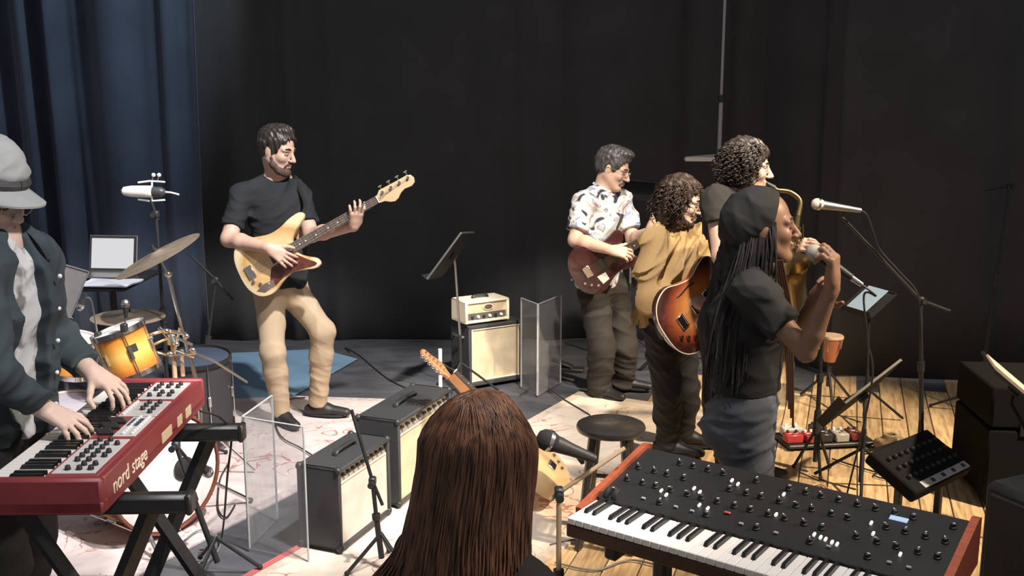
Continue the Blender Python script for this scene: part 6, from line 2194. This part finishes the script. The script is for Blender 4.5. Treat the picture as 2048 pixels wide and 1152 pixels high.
def keys_player():
    base = Vector((-1.66, 3.06, 0.019))
    p = person('man in a pale flat cap and open denim jacket playing the red keyboard', base)
    pel, nk = W(15, 858, 3.06), W(-2, 478, 3.08)
    pel.x -= .04
    chest = lerp(pel, nk, .70)
    shr, elr, wrr = W(-52, 545, 2.88), W(-14, 745, 2.80), W(88, 818, 2.96)
    shl, ell_, wrl = W(72, 515, 3.30), W(106, 678, 3.38), W(182, 742, 3.26)
    n = Vector((.93, -.30, 0))
    S = Sdf(.005)
    torso(S, lerp(pel, nk, .2), chest, nk, shl, shr, n, .140, .6)
    arm(S, shr, elr, wrr, (.05, .046, .042, .030))
    arm(S, shl, ell_, wrl, (.05, .046, .042, .030))
    HM = head(S, W(-20, 398, 3.08), (.92, -.28, -.24), (.2, -.05, 1), 1.04)
    neck(S, HM, nk, .06)
    hand(S, wrr, F(150, 850, .965) - wrr, (.1, -.25, 1), 1, (.35, .45, .35), 1.02, .16, curls=((.25, .5, .4), (.3, .5, .4), (.4, .5, .4), (.5, .5, .4)))
    hand(S, wrl, F(268, 796, .965) - wrl, (.15, -.2, 1), -1, (.35, .45, .35), 1.02, .18, curls=((.5, .5, .4), (.35, .45, .35), (.3, .4, .3), (.35, .4, .3)), thumb_dir=(.6, .75, -.5))
    S.build('body', M_SKINP, p, base)
    face_parts(p, base, HM, M_HAIRD, open_eyes=False)
    glasses(p, base, HM, M_STEEL, .024, .0016)
    hair_cap(HM, .006, .010).build('hair', M_HAIRD, p, base, strand_noise(.003, 150, 60, 12))
    # flat cap
    C = Sdf(.005)
    P = lambda x, y, z: HM @ Vector((x, y, z))
    R3 = HM.to_3x3().normalized()
    C.ell(P(-.022, 0, .092), (.124, .112, .033), R3, .02)
    C.ell(P(-.024, 0, .094), (.092, .092, .032), R3, .03)
    C.ell(P(-.016, 0, .050), (.106, .090, .070), R3, .02)
    C.cone(P(-.014, 0, .055), P(-.012, 0, .090), .104, .112, .02, (R3 @ Vector((0, 1, 0)), .86))
    C.cut(P(0, 0, .044), R3 @ Vector((0, 0, -1)), .2)
    cap = C.build('cap', mat('pale_cap', (.36, .37, .37), .8, noise=.12, nscale=12), p, base, folds(.003, 30, 8))
    bp = []
    rows, colsn = 5, 17
    vs, fs = [], []
    for side in (0, 1):
        for i in range(rows):
            for jn in range(colsn):
                a = -.95 + 1.9 * jn / (colsn - 1)
                rr = .095 + i * .080 / (rows - 1) * math.cos(a * 1.45) ** .5
                vs.append(P(-.008 + rr * math.cos(a), rr * math.sin(a) * .92, .058 - .034 * i / (rows - 1) - .16 * (rr * math.sin(a)) ** 2 * 6 * .25 - side * .006))
    q = rows * colsn
    for i in range(rows - 1):
        for jn in range(colsn - 1):
            v = i * colsn + jn
            fs += [(v, v + colsn, v + colsn + 1, v + 1), (q + v + 1, q + v + colsn + 1, q + v + colsn, q + v)]
    for jn in range(colsn - 1):
        v = (rows - 1) * colsn + jn
        fs.append((v, q + v, q + v + 1, v + 1))
    MB(base).add(vs, fs).build('cap_brim', mat('pale_cap_brim', (.34, .35, .35), .75, noise=.1), cap, True)
    MB(base).tube([P(-.012 + .100 * math.cos(a), .088 * math.sin(a), .066) for a in [2 * math.pi * k / 28 for k in range(29)]], .020, 8, flat=(R3 @ Vector((0, 0, 1)), 1.1)).build('cap_band', mat('shaded_cap_band', (.07, .07, .07), .8, noise=.5, nscale=14), cap, True)  # dark stripes plus shading under the crown, put into the band's colour
    # white tee (inner) and open jacket
    T = Sdf(.006)
    torso(T, lerp(pel, nk, .0), chest, nk, shl, shr, n, .152, .70, .012, .01)
    T.cut(nk + Vector((.02, -.01, .03)), Vector((.4, -.2, 1)), .10)
    T.cut(lerp(pel, nk, -.04), (0, 0, -1), .3)
    T.build('t_shirt', tee_material(), p, base, folds(.008, 14, 31))
    J = Sdf(.006)
    torso(J, lerp(pel, nk, .0), chest, nk, shl, shr, n, .168, .80, .028, .012)
    J.cone(lerp(pel, nk, .3), lerp(pel, nk, -.06), .195, .205, .03, (n, .84))
    side = Vector((-n.y, n.x, 0)).normalized()
    nn = n.normalized()
    for k in range(9):                   # the open front
        t = -.25 + k * .17
        q0 = lerp(pel, nk, t)
        J.ell(q0 + nn * .20 - side * (.005), (.16, .060 + (.012 if k < 2 else 0), .11), frame(n, nk - pel), .012, sub=True)
    for sh, el, wr in ((shr, elr, wrr), (shl, ell_, wrl)):
        J.cone(sh, el, .076, .068, .035)
        J.cone(el, lerp(el, wr, .95), .068, .050, .03)
        J.cut(lerp(el, wr, .84), wr - el, .10)
    J.cut(lerp(pel, nk, -.05), (0, 0, -1), .35)
    J.cut(nk + Vector((0, 0, .06)), (0, 0, 1), .12)
    den = mat('dark_teal_denim', (.052, .070, .080), .8, spec=.25, noise=.25, nscale=7, bump=.12, bscale=300)
    jk = J.build('jacket', den, p, base, folds(.014, 13, 33))
    for s in (-1, 1):
        a = nk + side * s * .075 + Vector((0, 0, .055)) - nn * .02
        MB(base).tube(catmull([nk - nn * .07 + side * s * .045 + Vector((0, 0, .065)), a, nk + nn * .085 + side * s * .075 + Vector((0, 0, .0)), nk + nn * .10 + side * s * .105 + Vector((0, 0, -.065))], 5), [.022] * 16, 8, flat=(nn, .35)).build('collar', den, jk, True)
    for k in range(5):
        q0 = lerp(pel, nk, .12 + .17 * k)
        pp = q0 + side * .085 + nn * (.150 + .01)
        MB(base).sphere(pp, .0075, 10, 6).build('button', M_WHITE, jk, True)
    hips = (W(60, 880, 3.18), W(0, 885, 2.98))
    hips = tuple(Vector((h.x - .06, h.y, h.z)) for h in hips)
    kn = tuple(Vector((h.x + .03, h.y, .50)) for h in hips)
    an = tuple(Vector((h.x - .07, h.y + .02, .11)) for h in hips)
    L = Sdf(.007)
    legs(L, hips, kn, an, n, (.102, .084, .07), .135)
    for a_, k_ in zip(an, kn):
        L.cut(a_ + Vector((0, 0, -.03)), a_ - k_, .12)
    L.build('trousers', mat('charcoal_trousers', (.028, .028, .031), .8, spec=.2, noise=.2), p, base, folds(.010, 14, 35))
    for a_ in an:
        shoe(p, base, Vector((a_.x, a_.y, 0)), (.97, -.2, 0), z0=.019)
keys_player()

# ---------------------------------------------------------------- seated woman in front
def hair_material():
    m = bpy.data.materials.new('long_brown_hair')
    m.use_nodes = True
    nt = m.node_tree
    b = nt.nodes['Principled BSDF']
    b.inputs['Roughness'].default_value = .46
    b.inputs['Specular IOR Level'].default_value = .4
    at = nt.nodes.new('ShaderNodeTexCoord')
    mp = nt.nodes.new('ShaderNodeMapping')
    mp.inputs['Scale'].default_value = (60, 60, 4)
    nt.links.new(at.outputs['Object'], mp.inputs['Vector'])
    n = nt.nodes.new('ShaderNodeTexNoise')
    n.inputs['Scale'].default_value = 1.0
    n.inputs['Detail'].default_value = 3
    nt.links.new(mp.outputs['Vector'], n.inputs['Vector'])
    r = nt.nodes.new('ShaderNodeValToRGB')
    r.color_ramp.elements[0].position, r.color_ramp.elements[0].color = .32, (.045, .022, .013, 1)
    r.color_ramp.elements[1].position, r.color_ramp.elements[1].color = .70, (.22, .095, .048, 1)
    nt.links.new(n.outputs['Fac'], r.inputs['Fac'])
    nt.links.new(r.outputs['Color'], b.inputs['Base Color'])
    return m

def seated_woman():
    hc = W(970, 926, 1.94)
    base = Vector((hc.x - .03, 1.94, 0.0))
    p = person('seated woman seen from behind with long straight brown hair', base)
    nk = hc + Vector((-.02, -.015, -.17))
    pel = Vector((hc.x - .05, 1.93, .60))
    chest = lerp(pel, nk, .68)
    f = Vector((.74, .66, -.10)).normalized()
    n = Vector((.70, .71, 0))
    side = Vector((-n.y, n.x, 0)).normalized()          # her left
    shl, shr = nk + side * .155 + Vector((0, 0, -.075)), nk - side * .155 + Vector((0, 0, -.075))
    ell_, elr = shl + Vector((.06, .05, -.27)), shr + Vector((.06, .03, -.27))
    wrl, wrr = ell_ + n * .22 + Vector((0, 0, -.04)), elr + n * .23 + Vector((0, 0, -.04))
    S = Sdf(.005)
    torso(S, pel, chest, nk, shl, shr, n, .130, .70)
    arm(S, shl, ell_, wrl, (.044, .038, .034, .024))
    arm(S, shr, elr, wrr, (.044, .038, .034, .024))
    HM = head(S, hc, f, (0, 0, 1), 1.06)
    neck(S, HM, nk, .046)
    hand(S, wrl, n + Vector((0, 0, -.3)), (0, 0, 1), -1, sc=.92)
    hand(S, wrr, n + Vector((0, 0, -.3)), (0, 0, 1), 1, sc=.92)
    S.build('body', M_SKIN, p, base)
    face_parts(p, base, HM)
    T = Sdf(.006)
    torso(T, pel, chest, nk, shl, shr, n, .140, .78, .016)
    for sh, el, wr in ((shl, ell_, wrl), (shr, elr, wrr)):
        T.cone(sh, el, .058, .052, .03)
        T.cone(el, lerp(el, wr, .9), .052, .042, .03)
        T.cut(lerp(el, wr, .85), wr - el, .08)
    T.cut(nk + Vector((0, 0, .03)), Vector((.3, .3, 1)), .09)
    T.build('top', mat('black_knit', (.022, .020, .019), .85, spec=.2), p, base, folds(.008, 15, 41))
    L = Sdf(.007)
    hips = (pel + side * .08, pel - side * .08)
    kn = tuple(h + n * .40 + Vector((0, 0, -.05)) for h in hips)
    an = tuple(k + n * .04 + Vector((0, 0, -.44)) for k in kn)
    legs(L, hips, kn, an, n, (.088, .064, .048), .12)
    for a_, k_ in zip(an, kn):
        L.cut(a_ + Vector((0, 0, -.01)), a_ - k_, .1)
    L.build('trousers', MATS['black_denim'], p, base, folds(.008, 15, 43))
    for a_ in an:
        shoe(p, base, Vector((a_.x, a_.y, 0)), n, z0=.001)
    # hair: a cap of long locks combed down over the back
    hm = hair_material()
    H = Sdf(.006)
    P = lambda x, y, z: HM @ Vector((x, y, z))
    R3 = HM.to_3x3().normalized()
    H.ell(P(-.018, 0, .040), (.105, .087, .092), R3, .02)
    H.cone(P(-.030, 0, .0), P(-.045, .0, -.16), .088, .092, .04)
    H.cone(P(-.045, 0, -.16), P(-.075, .02, -.40), .092, .120, .04, (n, .5))
    H.ell(P(.13, 0, -.02), (.085, .085, .14), R3, .01, sub=True)
    ho = H.build('hair', hm, p, base, strand_noise(.004, 260, 14, 2))
    r = random.Random(9)
    mb = MB(base)
    for i in range(1500):
        a = r.uniform(-2.62, 2.62)                     # angle round the head from straight back
        ux, uy = -math.cos(a), math.sin(a)
        px_ = r.uniform(-.075, .03)
        part = Vector((px_, r.uniform(-.004, .004), .044 + .100 * math.sqrt(1 - ((px_ + .018) / .115) ** 2)))
        e1 = r.uniform(.995, 1.035)
        ring = lambda rx, ry, z, cx=-.018: Vector((cx + ux * rx * e1, uy * ry * e1, z))
        if ux > .55 and abs(uy) < .75: continue
        A = [part, part * .45 + ring(.082, .066, .118) * .55, ring(.110, .091, .065), ring(.116, .100, .0), ring(.116, .106, -.08, -.025)]
        spread = r.uniform(.92, 1.22)
        dr = r.uniform(.30, .46)
        z1 = -.18
        A.append(ring(.110, .115 * spread, z1, -.04))
        A.append(Vector((-.075 + ux * .09 * spread + r.uniform(-.02, .02), uy * .165 * spread + r.uniform(-.02, .02) + .01, -.30)))
        sw = max(0.0, -uy - .2)
        A.append(Vector((-.095 + ux * .08 * spread + sw * .12 + r.uniform(-.03, .03), uy * .215 * spread - sw * .06 + r.uniform(-.03, .03) + .015, -dr)))
        wv = r.uniform(0, 6.28)
        pts = catmull([HM @ q for q in A], 3)
        pts = [q + Vector((math.sin(wv + q.z * 22), math.cos(wv + q.z * 19), 0)) * .0035 for q in pts]
        N = len(pts)
        rad = r.uniform(.0014, .0028)
        mb.tube(pts, [rad * (1 if k < N - 6 else (N - k) / 6.5) for k in range(N)], 4)
    o = mb.build('hair_locks', hm, p)
    o.data.polygons.foreach_set('use_smooth', np.ones(len(o.data.polygons), dtype=bool))
    o['kind'] = 'stuff'
    # her seat
    st = thing('low_stool', 'low black seat the brown-haired woman sits on', 'stool', (pel.x, pel.y, 0))
    MB().lathe([(.12, .44), (.17, .445), (.18, .46), (.17, .485), (.001, .49)], None, 28).build('cushion', M_STOOL, st, True)
    for k in range(4):
        a = .4 + k * math.pi / 2
        MB().tube([(math.cos(a) * .11, math.sin(a) * .11, .445), (math.cos(a) * .17, math.sin(a) * .17, 0)], .014, 8).build('leg', M_STOOL, st, True)
seated_woman()

# ---------------------------------------------------------------- guitar on its stand behind her, and her microphone
ACO = [(-.25, 0), (-.24, -.10), (-.19, -.165), (-.11, -.185), (-.03, -.145), (.03, -.118), (.09, -.128), (.15, -.138), (.20, -.11), (.225, -.05), (.225, .05), (.20, .11), (.15, .138), (.09, .128), (.03, .118), (-.03, .145), (-.11, .185), (-.19, .165), (-.24, .10)]
hdp = W(848, 706, 4.72)
cpt = W(1052, 905, 4.62)
M = frame(hdp - cpt, edge_on(cpt, hdp - cpt, 160), cpt)
ag = guitar('acoustic_guitar', 'acoustic guitar leaning with its headstock left of the brown-haired woman', M, ACO, mat('spruce_top', (.62, .42, .22), .4, noise=.15, nscale=10, coat=.3), .64, -.12, .17, mat('orange_neck', (.48, .22, .09), .4, noise=.2), None, None, .085, 6, (), 'fender')
MB().lathe([(.001, 0), (.05, 0)], Matrix.Translation((.06, 0, .0435)), 24).build('sound_hole', M_RUBBER, ag)
MB().lathe([(.05, 0), (.058, 0), (.058, .001), (.05, .001)], Matrix.Translation((.06, 0, .0428)), 24, True).build('rosette', M_REDWOOD, ag)
gb = Vector((W(880, 790, 5.4).x, 5.40, .019))
gs = thing('guitar_stand', 'white tubular guitar stand behind the farther black amplifier', 'stand', gb)
MB(gb).cyl(gb, W(880, 698, 5.40), .011, n=10).build('upright', M_WHITE, gs, True)
for s in (-1, 1):
    MB(gb).tube([gb + Vector((0, 0, .15)), gb + Vector((s * .2, -.12, .01))], .009, 8).build('leg', M_WHITE, gs, True)
MB(gb).tube([gb + Vector((0, 0, .15)), gb + Vector((0, .2, .01))], .009, 8).build('leg', M_WHITE, gs, True)
vb = Vector((W(1120, 1000, 3.0).x, 3.0, .014))
bs = boom_stand('boom_microphone_stand', 'low boom stand with microphone in front of the brown-haired woman', vb, W(1118, 985, 3.0), W(1250, 896, 3.05), tail=W(1100, 1000, 3.0), m=mat('tan_boom', (.55, .42, .26), .45, .3), mic=True, leg=.2)
fm = thing('microphone', 'black foam-headed microphone beside the brown-haired woman\'s face', 'microphone', W(1110, 895, 2.98))
mo = fm.location.copy()
microphone(fm, W(1093, 880, 2.98) - mo, W(1190, 918, 3.0) - W(1093, 880, 2.98), .17, M_BLKP, mat('black_foam', (.02, .018, .018), .95, bump=.5, bscale=300), .034)
MB(mo).tube([W(1150, 905, 2.99), W(1165, 925, 3.02)], .008, 8).build('mic_clip', M_BLKP, fm, True)
sh_ = thing('shoe', 'brown leather shoe on the boards beside the tilted music stand', 'shoe', F(1778, 905))
sb = F(1778, 905); sb.z = .014
S = Sdf(.006)
shoe(sh_, Vector(sh_.location), Vector((sb.x, sb.y, 0)), (.95, -.25, 0), mat('brown_leather', (.30, .22, .13), .35, noise=.25), z0=.014)
